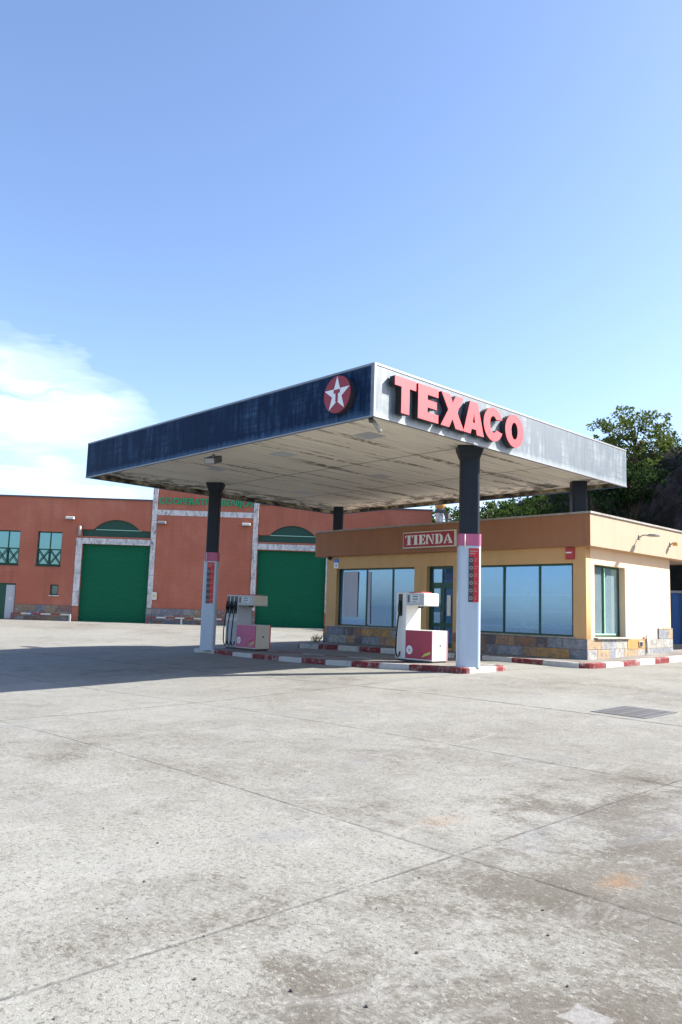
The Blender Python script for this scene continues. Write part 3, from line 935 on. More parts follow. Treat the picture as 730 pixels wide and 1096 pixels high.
# big letters
def U_X(): return Vector((1, 0, 0)), Vector((0, 0, 1))
ltr = thing('canopy_lettering', 'big red raised letters on the pale sunlit canopy fascia', 'sign', (12.0, CY0, 5.75))
LZ = 5.755
LH = .765
LF = CY0 - .175
def ring(cx, cy, rx, ry, a0=0, a1=2 * PI, n=28):
    return [(cx + rx * math.cos(a0 + (a1 - a0) * i / n), cy + ry * math.sin(a0 + (a1 - a0) * i / n)) for i in range(n + (0 if abs(a1 - a0 - 2 * PI) < 1e-6 else 1))]
def letter(name_, polys, x0, w_):
    O = (x0, LF, LZ)
    U, V = U_X()
    S = lambda P: [(a * w_, b * LH) for a, b in P]
    m = MB()
    m.mi = 0
    m.shape([S(P) for P in polys], .012, O, U, V)
    m.mi = 1
    m.shape([S(P) for P in polys], .135, (O[0], O[1] + .0125, O[2]), U, V)
    m.build('letter', [M['letter_red'], M['letter_side']], ltr)
letter('T', [[(0, 1), (0, .74), (.31, .74), (.31, 0), (.69, 0), (.69, .74), (1, .74), (1, 1)]], 11.74, .68)
letter('E', [[(0, 0), (1, 0), (1, .245), (.46, .245), (.46, .385), (.92, .385), (.92, .605), (.46, .605), (.46, .755), (.99, .755), (.99, 1), (0, 1)]], 12.49, .69)
letter('X', [[(0, 0), (.36, 0), (.50, .27), (.645, 0), (1.02, 0), (.70, .515), (.985, 1), (.64, 1), (.51, .745), (.385, 1), (.015, 1), (.315, .515)]], 13.27, .83)
letter('A', [[(0, 0), (.35, 0), (.395, .155), (.615, .155), (.655, 0), (1.0, 0), (.685, 1), (.315, 1)], [(.45, .36), (.56, .36), (.505, .66)]], 14.09, .79)
cpoly = ring(.5, .5, .5, .535, math.radians(24), math.radians(336), 26) + ring(.5, .5, .185, .27, math.radians(322), math.radians(38), 14)
letter('C', [cpoly], 14.87, .80)
letter('O', [ring(.5, .5, .5, .535), ring(.5, .5, .175, .28)], 15.76, .80)

# round emblem on the navy side
emb = thing('round_emblem', 'round red emblem with white star and letter T on dark fascia', 'sign', (CX0, 11.785, 6.175))
Uy, Vz = Vector((0, -1, 0)), Vector((0, 0, 1))
EO = (CX0 - .155, 11.785, 6.175)
R0 = .405
MB().shape([ring(0, 0, R0, R0, n=40)], .15, (EO[0] + .0, EO[1], EO[2]), Uy, Vz).build('case', M['letter_side'], emb)
MB().shape([ring(0, 0, R0, R0, n=40)], .010, (EO[0] - .011, EO[1], EO[2]), Uy, Vz).build('disc', M['logo_red'], emb)
st = []
for i in range(10):
    a = PI / 2 + i * PI / 5
    r = R0 * .985 if i % 2 == 0 else R0 * .375
    st.append((r * math.cos(a), r * math.sin(a)))
MB().shape([st], .006, (EO[0] - .018, EO[1], EO[2]), Uy, Vz).build('star', M['logo_white'], emb)
tw = R0
MB().shape([[(-.23 * tw, .26 * tw), (-.23 * tw, .06 * tw), (-.085 * tw, .06 * tw), (-.085 * tw, -.40 * tw), (.085 * tw, -.40 * tw), (.085 * tw, .06 * tw), (.23 * tw, .06 * tw), (.23 * tw, .26 * tw)]],
           .006, (EO[0] - .025, EO[1], EO[2]), Uy, Vz).build('letter', M['logo_red'], emb)

# ------------------------------------------------------------------ shop
SX, SY = 21.17, 11.517            # outer faces of the front and side walls
SXE, SYE = 26.93, 22.66
SZT = 3.80
shop = thing('shop_building', 'low ochre shop with brown fascia, green windows and stone plinth', 'building', (SX, SY, .40))
U_f, U_s = Vector((0, -1, 0)), Vector((1, 0, 0))
def fy(y): return SYE - y         # front wall coordinate
def rect(a, b, c, d): return [(a, c), (b, c), (b, d), (a, d)]
FRONT = (SX, SYE, 0)
front_holes = [(18.12, 22.10, 1.05, 3.23), (16.40, 17.56, .47, 3.24), (11.94, 15.80, 1.05, 3.23)]
m = MB()
m.shape([rect(0, SYE - SY, .2, SZT)] + [rect(fy(b), fy(a), c, d) for a, b, c, d in front_holes], .26, FRONT, U_f, Vz)
m.build('front_wall', M['stucco'], shop)
SIDE = (SX, SY, 0)
side_holes = [(21.66, 23.62, 1.06, 3.22)]
m = MB()
m.shape([rect(.262, SXE - SX, .2, SZT)] + [rect(a - SX, b - SX, c, d) for a, b, c, d in side_holes], .26, SIDE, U_s, Vz)
m.box((SX + .0005, SY + .0015, .2), (SX + .2615, SY + .2, SZT))
m.build('side_wall', M['stucco_side'], shop)
m = MB()
m.box((SXE - .2, SY + .262, .2), (SXE - .002, SYE, SZT)); m.box((SX + .262, SYE - .2, .2), (SXE - .202, SYE - .002, SZT))
m.build('rear_wall', M['stucco'], shop)
# parapet fascia overhanging the walls
PX, PY, PZ0, PZ1 = 20.91, 11.23, 3.706, 4.66
PXE, PYE = 29.6, 23.10
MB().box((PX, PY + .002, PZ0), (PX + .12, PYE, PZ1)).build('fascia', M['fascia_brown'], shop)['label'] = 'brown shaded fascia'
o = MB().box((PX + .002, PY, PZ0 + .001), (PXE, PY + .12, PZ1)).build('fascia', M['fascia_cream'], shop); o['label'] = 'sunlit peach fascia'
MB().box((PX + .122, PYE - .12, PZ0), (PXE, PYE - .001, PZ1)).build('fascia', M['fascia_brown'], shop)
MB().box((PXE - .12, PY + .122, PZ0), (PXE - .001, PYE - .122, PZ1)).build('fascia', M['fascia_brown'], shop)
MB().box((PX + .122, PY + .122, PZ0 + .02), (PXE - .122, PYE - .122, PZ0 + .25)).build('roof', M['roof'], shop)
MB().box((PX + .125, PY + .125, PZ0 + .004), (SX + .1, PYE - .125, PZ0 + .018)).box((SX + .105, PY + .125, PZ0 + .004), (PXE - .125, SY + .1, PZ0 + .018)).build('eave_soffit', M['stucco'], shop)
cp = MB()
cp.box((PX - .045, PY - .045, PZ1), (PX + .17, PYE + .03, PZ1 + .055)); cp.box((PX + .171, PY - .045, PZ1), (PXE + .03, PY + .17, PZ1 + .055))
cp.box((PX + .171, PYE - .17, PZ1), (PXE + .03, PYE + .03, PZ1 + .055)); cp.box((PXE - .17, PY + .171, PZ1), (PXE + .03, PYE - .171, PZ1 + .055))
cp.build('roof_cap', M['cap'], shop)
# stone plinth, proud of the walls
pl = MB()
def plinth_front(a, b, z1): pl.box((SX - .045, a, .2), (SX - .002, b, z1))
plinth_front(17.56, SYE + .04, 1.0); plinth_front(SY - .045, 16.40, 1.0)
pl.build('plinth', M['plinth'], shop)
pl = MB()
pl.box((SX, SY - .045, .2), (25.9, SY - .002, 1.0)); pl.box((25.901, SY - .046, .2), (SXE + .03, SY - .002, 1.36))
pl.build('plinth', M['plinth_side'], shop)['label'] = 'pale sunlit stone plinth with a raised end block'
pl = MB(); pl.box((SX - .045, SYE + .001, .2), (SXE, SYE + .045, 1.0)); pl.build('plinth', M['plinth'], shop)
MB().box((23.62, SY - .056, .70), (24.83, SY - .047, .995)).build('tile', M['socket_plate'], shop)
# pilaster faces between the openings
# sills
sl_ = MB()
sl_.box((SX - .075, 18.05, 1.004), (SX + .16, 22.16, 1.046), .008); sl_.build('sill', M['cap'], shop)
sl_ = MB(); sl_.box((SX - .075, 11.88, 1.004), (SX + .16, 15.86, 1.046), .008); sl_.build('sill', M['cap'], shop)
sl_ = MB(); sl_.box((21.60, SY - .12, 1.004), (23.72, SY + .16, 1.056), .008); sl_.build('sill', M['cap'], shop)

def window(parent, O, U, w_, z0, z1, mull, mat_f, mat_g, depth=.16, fw=.055, trans=None, light=None):
    """frame + pane set back in the wall; U runs rightwards seen from outside"""
    U = Vector(U); N = U.cross(Vz)
    O = Vector(O) - N * depth
    fr = MB()
    holes = []
    xs = [0] + list(mull) + [w_]
    for a, b in zip(xs, xs[1:]):
        zs = [z0] + (trans or []) + [z1]
        for c, d in zip(zs, zs[1:]):
            holes.append(rect(a + (fw if a == 0 else fw * .55), b - (fw if b == w_ else fw * .55), c + (fw if c == z0 else fw * .5), d - (fw if d == z1 else fw * .5)))
    fr.shape([rect(.002, w_ - .002, z0 + .001, z1 - .002)] + holes, .06, tuple(O), U, Vz)
    f = fr.build('window', mat_f, parent)
    pn = MB()
    for i, hh in enumerate(holes):
        # every pane sits a touch out of true
        e1, e2 = random.uniform(-.012, .012), random.uniform(-.010, .010)
        cx_, cz_ = sum(p[0] for p in hh) / 4, sum(p[1] for p in hh) / 4
        Oi = O - N * (.030 + e1 * cx_ + e2 * cz_)
        pn.shape([hh], .006, tuple(Oi), U + N * e1, Vz + N * e2)
    pn.build('pane', mat_g, f)
    return f
wl = window(shop, (SX, 22.10, 0), U_f, 22.10 - 18.12, 1.05, 3.23, [22.10 - 20.60, 22.10 - 19.28], M['green_frame'], M['glass'])
wr = window(shop, (SX, 15.80, 0), U_f, 15.80 - 11.94, 1.05, 3.23, [15.80 - 14.48, 15.80 - 13.17], M['green_frame'], M['glass'])
ws = window(shop, (21.66, SY, 0), U_s, 1.96, 1.06, 3.22, [.92], M['green_frame'], M['glass_side'], .2)
# pale sash bead on the side window
bd = MB(); bd.box((22.60, SY + .175, 1.12), (22.64, SY + .195, 3.16)); bd.box((21.72, SY + .17, 1.115), (23.3, SY + .195, 1.16)); bd.build('sash_bead', M['green_light'], ws)
# green double door with a transom
dw = 17.56 - 16.40
dm = MB()
O = Vector((SX + .17, 17.56, 0))
hs_ = [rect(.09, dw / 2 - .03, 2.68, 3.15), rect(dw / 2 + .03, dw - .09, 2.68, 3.15), rect(.16, dw / 2 - .09, 1.30, 2.48), rect(dw / 2 + .09, dw - .16, 1.30, 2.48),
       rect(.16, dw / 2 - .09, .62, 1.16), rect(dw / 2 + .09, dw - .16, .62, 1.16)]
dm.shape([rect(.003, dw - .003, .44, 3.237)] + hs_, .07, tuple(O), U_f, Vz)
dr = dm.build('door', M['green_frame'], shop)
pn = MB()
for h_ in hs_: pn.shape([h_], .008, (O.x + .03, O.y, 0), U_f, Vz)
pn.build('pane', M['glass'], dr)
MB().tube([(SX + .10, 17.0 - .07, 1.35), (SX + .10, 17.0 - .07, 1.75)], .016).build('handle', M['steel'], dr)
nt_ = MB(); nt_.box((SX + .165, 16.78, 1.55), (SX + .1695, 16.62, 2.25)); nt_.build('notice', M['blind'], dr)
# inside: floor, back wall, blinds, shelving seen through the glass
MB().box((SX + .263, SY + .263, .35), (SXE - .205, SYE - .205, .455)).build('interior_floor', M['shelf'], shop)
MB().box((24.4, SY + .27, .456), (24.5, SYE - .21, PZ0)).build('partition', M['interior'], shop)
MB().box((SX + .263, SY + .263, PZ0 - .04), (SXE - .205, SYE - .205, PZ0 + .015)).build('interior_ceiling', M['interior'], shop)
for (a, b, z0, z1) in ((21.08, 21.86, 1.40, 3.12), (20.40, 20.54, 1.16, 3.10)):
    MB().box((SX + .163, a, z0), (SX + .166, b, z1)).build('pale_sheet', M['sheet_grey'], shop)  # thin pale grey sheet just outside the left window's panes
MB().box((SX + .44, 20.9, 1.10), (SX + .5, 21.95, 1.32)).build('counter', M['blue'], shop)
MB().box((21.75, SY + .50, 1.1), (22.45, SY + .52, 3.15)).build('blind', M['blind'], shop)
cr = MB()
cr.tube([(SX + .4, 19.55, 3.1), (SX + .42, 19.62, 2.6), (SX + .4, 19.45, 2.0), (SX + .45, 19.7, 1.2)], .02, 6)
cr.build('cable', M['sign_frame'], shop)
sv = MB()
for z in (1.25, 1.75, 2.25):
    sv.box((21.50, 12.1, z), (21.85, 15.75, z + .06))
for y in (12.2, 14.0, 15.85): sv.box((21.50, y - .1, .46), (21.85, y - .05, 2.6))
sv.build('shelving', M['blind'], shop)
for y in (12.3, 13.0, 13.7):
    ch = MB()
    for dx_, dy_ in ((0, 0), (.45, 0), (0, .45), (.45, .45)):
        ch.bar((SX + .55 + dx_, y + dy_, .456), (SX + .55 + dx_, y + dy_, 1.38 if dx_ == 0 else .9), .045)
    ch.bar((SX + .55, y, 1.36), (SX + .55, y + .45, 1.36), .05)
    ch.box((SX + .53, y - .02, .88), (SX + 1.03, y + .48, .92))
    tag(ch.build('chair', M['teal'], None), ['teal chair behind the right shop window, nearest the building corner', 'middle teal chair behind the right shop window', 'teal chair behind the right shop window, nearest the canopy column'][[12.3, 13.0, 13.7].index(y)], 'chair', 'teal chairs inside the shop')
# round red sticker on the left window
MB().shape([ring(0, 0, .20, .20, n=28)], .004, (SX + .155, 18.50, 2.02), U_f, Vz).build('sticker', M['sticker'], wl)
sk = MB(); sk.text('STOP', .13, .002, (SX + .150, 18.50 + .15, 1.98), U_f, Vz, .004, .30); sk.build('sticker_lettering', M['sign_white'], wl)

# TIENDA sign
tsg = thing('shop_sign', 'dark red framed sign reading TIENDA on the brown fascia', 'sign', (PX, 17.2, 3.85))
ya, yb, za, zb = 16.05, 18.38, 3.86, 4.43
MB().box((PX - .10, ya, za), (PX - .002, yb, zb), .01).build('frame', M['sign_frame'], tsg)
MB().box((PX - .112, ya + .055, za + .042), (PX - .101, yb - .04, zb - .042)).build('panel', M['sign_red'], tsg)
tl = MB()
def stencil(polys, u0, w_):
    for P in polys:
        tl.shape([[(u0 + a * w_, b * .335) for a, b in P]], .012, (PX - .118, yb - .11, za + .118), U_f, Vz)
LT = dict(
 T=[[(0, 1), (0, .72), (.06, .72), (.14, .90), (.27, .93), (.27, 1)], [(.32, 1), (.32, .08), (.20, .05), (.20, 0), (.80, 0), (.80, .05), (.68, .08), (.68, 1)], [(1, 1), (1, .72), (.94, .72), (.86, .90), (.73, .93), (.73, 1)]],
 I=[[(.0, 0), (1, 0), (1, .06), (.82, .09), (.82, .91), (1, .94), (1, 1), (0, 1), (0, .94), (.18, .91), (.18, .09), (0, .06)]],
 E=[[(.0, 0), (.50, 0), (.50, 1), (0, 1), (0, .94), (.12, .91), (.12, .09), (0, .06)], [(.56, 1), (.56, .92), (.72, .9), (.86, .70), (.94, .70), (.94, 1)], [(.56, 0), (.56, .08), (.74, .10), (.90, .32), (.98, .32), (.96, 0)], [(.56, .46), (.70, .34), (.74, .34), (.74, .68), (.70, .68), (.56, .56)]],
 N=[[(0, 0), (.28, 0), (.28, .06), (.20, .09), (.20, .85), (.08, .93), (0, .94)], [(.0, 1), (.34, 1), (.86, .16), (.86, 0), (.74, 0), (.24, .80), (.12, .97)], [(.64, 1), (1, 1), (1, .94), (.92, .91), (.92, .22), (.80, .44), (.80, .91), (.64, .94)]],
 D=[[(0, 0), (.42, 0), (.42, 1), (0, 1), (0, .94), (.10, .91), (.10, .09), (0, .06)], [(.48, 1), (.48, .92), (.62, .86), (.68, .5), (.62, .14), (.48, .08), (.48, 0), (.74, .03), (.94, .22), (1, .5), (.94, .78), (.74, .97)]],
 A=[[(0, 0), (.30, 0), (.30, .06), (.20, .09), (.44, .74), (.40, .92)], [(.47, .98), (.54, 1), (.98, .09), (1, .06), (1, 0), (.56, 0), (.56, .06), (.66, .09), (.45, .80)], [(.32, .26), (.54, .26), (.52, .34), (.35, .34)]])
u0 = .02
for ch, w_ in (('T', .35), ('I', .20), ('E', .31), ('N', .35), ('D', .34), ('A', .37)):
    stencil(LT[ch], u0, w_)
    u0 += w_ + .033
tl.build('lettering', M['sign_white'], tsg)

al = thing('alarm_box', 'small red alarm box under the fascia by the shop corner', 'alarm', (SX, 12.0, 3.34))
MB().box((SX - .09, 11.87, 3.34), (SX - .002, 12.14, 3.69), .012).build('cover', M['alarm'], al)
MB().box((SX - .094, 11.93, 3.52), (SX - .0905, 12.12, 3.56)).build('label_strip', M['sign_white'], al)
bs = thing('notice_sign', 'small blue and white notice at the shop left corner', 'sign', (SX, 22.2, 3.26))
MB().box((SX - .02, 22.0, 3.26), (SX - .002, 22.24, 3.47)).build('plate', M['sign_white'], bs)
MB().box((SX - .021, 22.0, 3.471), (SX - .002, 22.24, 3.62)).build('header', M['blue'], bs)
MB().box((SX - .023, 22.09, 3.32), (SX - .0205, 22.15, 3.42)).build('symbol', M['blue'], bs)
cam_ = thing('security_camera', 'small black dome camera under the shop fascia', 'camera', (SX - .1, 22.42, PZ0))
dm = MB(); dm.loft([[(SX - .1 + r * math.cos(a), 22.42 + r * math.sin(a), z) for a in [2 * PI * i / 14 for i in range(14)]] for r, z in ((.075, PZ0), (.075, PZ0 - .05), (.06, PZ0 - .10), (.02, PZ0 - .13))], True, True)
dm.build('dome', M['black'], cam_)
def wall_lamp(x, z, L, label, head):
    o = thing('wall_lamp', label, 'lamp', (x, PY, z))
    MB().box((-.06, -.03, -.07), (.06, -.001, .07), .008).build('base', M['lamp'], o, True)
    MB().tube([(0, -.03, 0), (0, -.10, .05), (0, -.2, .06), (0, -L * .5, .03)], .022, 8).build('arm', M['lamp'], o, True)
    h = MB()
    if head:
        h.loft([[(sx_ * w_, -y_, z_ + .01 * 0) for sx_, z_ in ((-1, zc), (-.7, zc + t_), (.7, zc + t_), (1, zc), (.8, zc - t_ * .6), (-.8, zc - t_ * .6))] for y_, w_, t_, zc in
                ((L * .38, .05, .02, .03), (L * .52, .12, .05, .03), (L * .85, .13, .045, .015), (L, .06, .02, .01))])
    else:
        h.box((-.05, -L, -.05), (.05, -L * .4, .06), .012)
    h.build('head', M['lamp'] if head else M['orange'], o, True)
wall_lamp(24.03, 4.22, .68, 'grey arm lamp on the sunlit shop fascia', True)
wall_lamp(26.33, 4.17, .26, 'short rusty lamp stub at the far end of the sunlit fascia', False)
sb = thing('socket_box', 'small black socket on the ochre tile of the plinth', 'socket', (24.48, SY - .05, .75))
MB().box((24.36, SY - .09, .76), (24.60, SY - .058, .94), .01).build('plate', M['grey'], sb)
MB().box((24.40, SY - .10, .785), (24.56, SY - .0905, .915)).build('cover', M['black'], sb)
pb = MB(); pb.tube([(24.93, SY - .08, .55), (24.93, SY - .08, 1.10)], .03, 8); pb.box((24.86, SY - .11, 1.0), (25.0, SY - .05, 1.14), .01)
tag(pb.build('conduit', M['white']), 'white conduit pipe beside the socket on the pale plinth', 'pipe')

# ------------------------------------------------------------------ fuel dispensers
def dispenser(loc, hose_w, cab_w, head_w, hoses, face, side, label, trim):
    """local frame: front -X, right end at y=0 (faces -Y), hose column at the +Y end"""
    o = thing('fuel_dispenser', label, 'fuel pump', loc, 0, 'fuel pumps on the island')
    D = .62
    cw = cab_w
    m = MB(); m.box((.03, .03, 0), (D - .03, cw + hose_w - .03, .05)); m.build('base', M['black'], o, True)
    m = MB(); m.box((0, 0, .05), (D, cw - .002, .84), .012, 2); m.build('cabinet', side, o, True)
    m = MB(); m.box((-.012, .03, .09), (-.001, cw - .01, .825)); fp = m.build('front_panel', face, o, True)
    m = MB(); m.shape([ring(0, 0, .105, .115, n=28)], .004, (-.017, cw - .155, .31), (0, -1, 0), (0, 0, 1)); m.build('disc', M['logo_white'], fp, True)
    m = MB(); m.shape([[(x * .085, y * .085) for x, y in [(p[0] / R0, p[1] / R0) for p in st]]], .003, (-.0215, cw - .155, .31), (0, -1, 0), (0, 0, 1)); m.build('star', M['grey'], fp, True)
    m = MB()
    m.mi = 0; m.shape([[(0, 0), (.30, .10), (.30, .17), (.10, .10)]], .003, (-.016, .36, .13), (0, -1, 0), (0, 0, 1))
    m.mi = 1; m.shape([[(.02, .14), (.26, .23), (.26, .26), (.04, .18)]], .003, (-.016, .36, .13), (0, -1, 0), (0, 0, 1))
    m.build('sticker', [M['yellow'], M['alarm']], fp, True)
    m = MB()
    m.box((D - .03, -.010, .05), (D + .008, -.001, .845)); m.build('trim', trim, o, True)
    m = MB(); m.box((-.0135, .0, .09), (-.0005, .029, .83)); m.build('trim', trim, o, True)
    # hose column
    m = MB(); m.box((0, cw, .05), (D, cw + hose_w, 1.835), .025, 2); m.build('hose_column', M['white'] if side is M['white'] else M['grey'], o, True)
    # head
    h0 = cw - head_w
    m = MB(); m.box((0, h0, 1.475), (D, cw - .003, 1.825), .03, 2); m.build('head', side, o, True)
    m = MB(); m.box((-.010, h0 + .025, 1.50), (-.001, cw - .015, 1.80)); dp = m.build('display_panel', M['grey'], o, True)
    m = MB(); m.box((-.015, h0 + head_w * .22, 1.565), (-.011, h0 + head_w * .74, 1.765)); m.mi = 1
    for z in (1.715, 1.645, 1.585): m.box((-.019, h0 + head_w * (.34 if z > 1.6 else .42), z), (-.0155, h0 + head_w * .62, z + (.026 if z > 1.6 else .015)))
    m.box((-.019, h0 + head_w * .80, 1.57), (-.0105, h0 + head_w * .90, 1.76))
    m.build('screen', [M['lcd'], M['lcd_dark']], dp, True)
    m = MB(); m.box((.10, cw - head_w * .72, 1.826), (D - .1, cw - .03, 1.855), .008); m.build('top_light', M['pump_red2'], o, True)
    m = MB(); m.box((.2, cw - head_w * .55, 1.42), (.32, cw - head_w * .40, 1.474)); m.build('cable_gland', M['iron'], o, True)
    m = MB(); m.box((-.006, cw + .03, .95), (-.001, cw + hose_w - .03, 1.08)); m.build('label_strip', M['lamp_glass'], o, True)
    m = MB(); m.box((-.004, .05, .455), (-.0135, cw - .03, .463)); m.build('seam', M['alarm'], fp, True)
    m = MB(); m.box((.06, -.008, .10), (D - .06, -.001, .80), .004); sp_ = m.build('side_panel', side, o, True)
    m = MB(); m.box((D * .5 - .03, -.012, .42), (D * .5 + .03, -.0085, .48)); m.build('lock', M['iron'], sp_, True)
    m = MB(); m.box((.05, h0 - .006, 1.50), (D - .05, h0 - .001, 1.80)); m.build('head_end', side, o, True)
    # nozzles and hoses on the front of the column
    for i in range(hoses):
        y = cw + hose_w * (i + .5) / hoses + (.02 if hoses == 1 else 0)
        hb = MB(); hb.box((-.012, y - .07, 1.20), (-.001, y + .07, 1.79)); pk = hb.build('nozzle_pocket', M['black'], o, True)
        nz = MB()
        nz.tube([(-.05, y, 1.62), (-.06, y, 1.45), (-.055, y, 1.30)], [.022, .034, .026], 8)
        nz.tube([(-.06, y, 1.30), (-.10, y, 1.40), (-.085, y, 1.52)], .012, 6)
        nz.box((-.085, y - .035, 1.30), (-.015, y + .035, 1.45), .012)
        nz.build('nozzle', M['rubber'], o, True)
        hp_ = MB()
        k = random.uniform(.8, 1.25)
        hp_.tube([(-.055, y, 1.31), (-.09 * k, y + .02, 1.0), (-.12 * k, y + .03, .60), (-.11, y + .05, .25), (-.06, y + .03, .09), (-.02, y, .16), (.0, y - .01, .25)], .021, 8)
        hp_.build('hose', M['rubber'], o, True)
    return o
dispenser((16.1, 13.12, isl_z(13.4) - .004), .36, .93, .63, 1, M['pump_red'], M['white'], 'white and maroon fuel pump nearest the front column', M['pump_trim'])
dispenser((16.3, 20.80, isl_z(21) - .004), .66, 1.06, .86, 3, M['pump_pink'], M['pump_cream'], 'dusty cream and faded pink fuel pump with three hoses', M['pump_red2'])

# ------------------------------------------------------------------ warehouse
WA = math.radians(-42.16)
whs = thing('warehouse', 'red two storey cooperative warehouse with green roller shutters', 'building', (18.198, 50.173, 0), WA)
S0, S1, RT = -9.0, 27.55, 8.13
UX = Vector((1, 0, 0))
def arch(c, half, z0, rise, n=14):
    R = (half * half + rise * rise) / (2 * rise)
    a = math.asin(half / R)
    return [(c + R * math.sin(a - 2 * a * i / n), z0 + rise - R + R * math.cos(a - 2 * a * i / n)) for i in range(n + 1)]
def fan_hole(s0, s1):
    c = (s0 + s1) / 2
    A = arch(c, 1.45, 6.22, .65)
    return [(s0, 5.78), (s1, 5.78), (s1, 6.20)] + [A[0]] + A[1:-1] + [A[-1]] + [(s0, 6.20)]
WIN = [(-6.2, -4.7), (-2.7, -1.2), (.22, 1.72), (2.80, 4.32)]
left_holes = [rect(a, b, 3.86, 5.99) for a, b in WIN] + [rect(3.80, 4.32, 2.04, 2.70), rect(.10, 1.70, .3, 2.70), fan_hole(5.55, 9.80), rect(5.60, 9.83, .3, 5.30)]
m = MB(); m.shape([rect(S0, 9.95, .25, RT)] + left_holes, .35, (0, 0, 0), UX, Vz)
m.build('wall', M['red_wall'], whs, True)
m = MB(); m.shape([rect(10.15, 16.20, .25, 9.35)], .35, (0, -.04, 0), UX, Vz); m.build('wall', M['red_wall'], whs, True)
m = MB(); m.shape([rect(16.40, S1, .25, RT), fan_hole(16.56, 20.85), rect(16.56, 20.87, .3, 5.26), rect(23.2, 24.7, 3.86, 5.99)], .35, (0, 0, 0), UX, Vz)
m.build('wall', M['red_wall'], whs, True)
m = MB(); m.box((S0, .36, .25), (S0 + .3, 14, RT)); m.box((S1 - .3, .36, .25), (S1 - .001, 14, RT)); m.box((S0, 14.01, .25), (S1, 14.3, RT)); m.build('rear_wall', M['red_wall'], whs, True)
m = MB(); m.box((S0 + .31, .37, RT - .5), (S1 - .31, 14, RT - .3)); m.build('roof', M['roof'], whs, True)
m = MB()
for a, b in ((S0 - .05, 9.835), (16.54, S1 + .05)): m.box((a, -.06, RT), (b, .40, RT + .09))
m.box((10.14, -.08, 9.35), (16.21, .34, 9.44)); m.build('roof_edge', M['iron'], whs, True)
m = MB(); m.box((S0 + .32, .36, .4), (S1 - .32, .45, RT - .55)); m.build('inner_lining', M['interior_dark'], whs, True)
for s in (9.84, 16.21):
    m = MB(); m.box((s, -.12, 1.44 if s < 12 else 1.44), (s + .31, .3, 9.5), .01); m.build('pillar', M['white_stone'], whs, True)
    m = MB(); m.box((s - .02, -.14, .3), (s + .33, .3, 1.43)); m.build('pillar_base', M['wh_plinth'], whs, True)
m = MB(); m.box((10.152, -.085, 7.26), (16.208, -.041, 7.60)); m.build('stone_band', M['white_stone'], whs, True)
for s0, s1 in ((5.22, 5.60), ):
    m = MB(); m.box((s0, -.05, 1.42), (s1, -.001, 5.66)); m.build('door_surround', M['white_stone'], whs, True)
m = MB(); m.box((20.88, -.05, 1.42), (21.22, -.001, 5.66)); m.build('door_surround', M['white_stone'], whs, True)
for s0, s1 in ((5.601, 9.83), (16.53, 20.879)):
    m = MB(); m.box((s0, -.051, 5.305), (s1, -.001, 5.66)); m.build('lintel', M['white_stone'], whs, True)
    # dark graffiti-like smears on the lintel
    m = MB()
    rg = random.Random(5)
    s = s0 + (s1 - s0) * .42
    while s < s1 - .35:
        w_ = rg.uniform(.08, .26)
        m.bar((s, -.055, rg.uniform(5.38, 5.48)), (s + w_, -.055, rg.uniform(5.46, 5.60)), .006, rg.uniform(.03, .07))
        s += w_ * rg.uniform(.6, 1.0)
    m.build('worn_lettering', M['grey'], whs, True)
    # fanlight
    m = MB(); m.box((s0, .12, 5.70), (s1, .16, 6.95)); fl = m.build('fanlight', M['fanlight'], whs, True)
    m = MB(); m.box((s0 + .75, .06, 6.20), (s1 - .6, .119, 6.24)); m.build('bar', M['green_light'], fl, True)
    # roller shutter
    m = MB()
    z = .44
    prof = []
    while z < 5.30:
        prof += [(z, .20), (z + .055, .186), (z + .105, .20)]
        z += .11
    for (z0, d0), (z1, d1) in zip(prof, prof[1:]):
        if z1 > z0: m.quad((s0 + .0, d0, z0), (s1, d0, z0), (s1, d1, z1), (s0, d1, z1))
    shd = m.build('roller_shutter', M['shutter'], whs, True)
    m = MB(); m.box((s0 + .01, .13, .36), (s1 - .01, .24, .46)); m.build('bottom_rail', M['steel'], shd, True)
def plinth_wh(a, b):
    m = MB(); m.box((a, -.05, .25), (b, -.001, 1.42)); m.build('plinth', M['wh_plinth'], whs, True)
plinth_wh(1.74, 5.20); plinth_wh(S0, .06); plinth_wh(21.24, S1)
m = MB(); m.box((10.172, -.09, .25), (16.188, -.041, 1.42)); m.build('plinth', M['wh_plinth'], whs, True)
m = MB(); m.box((-.2, -.03, 3.20), (1.75, -.001, 3.34)); m.build('ledge', M['red_wall'], whs, True)
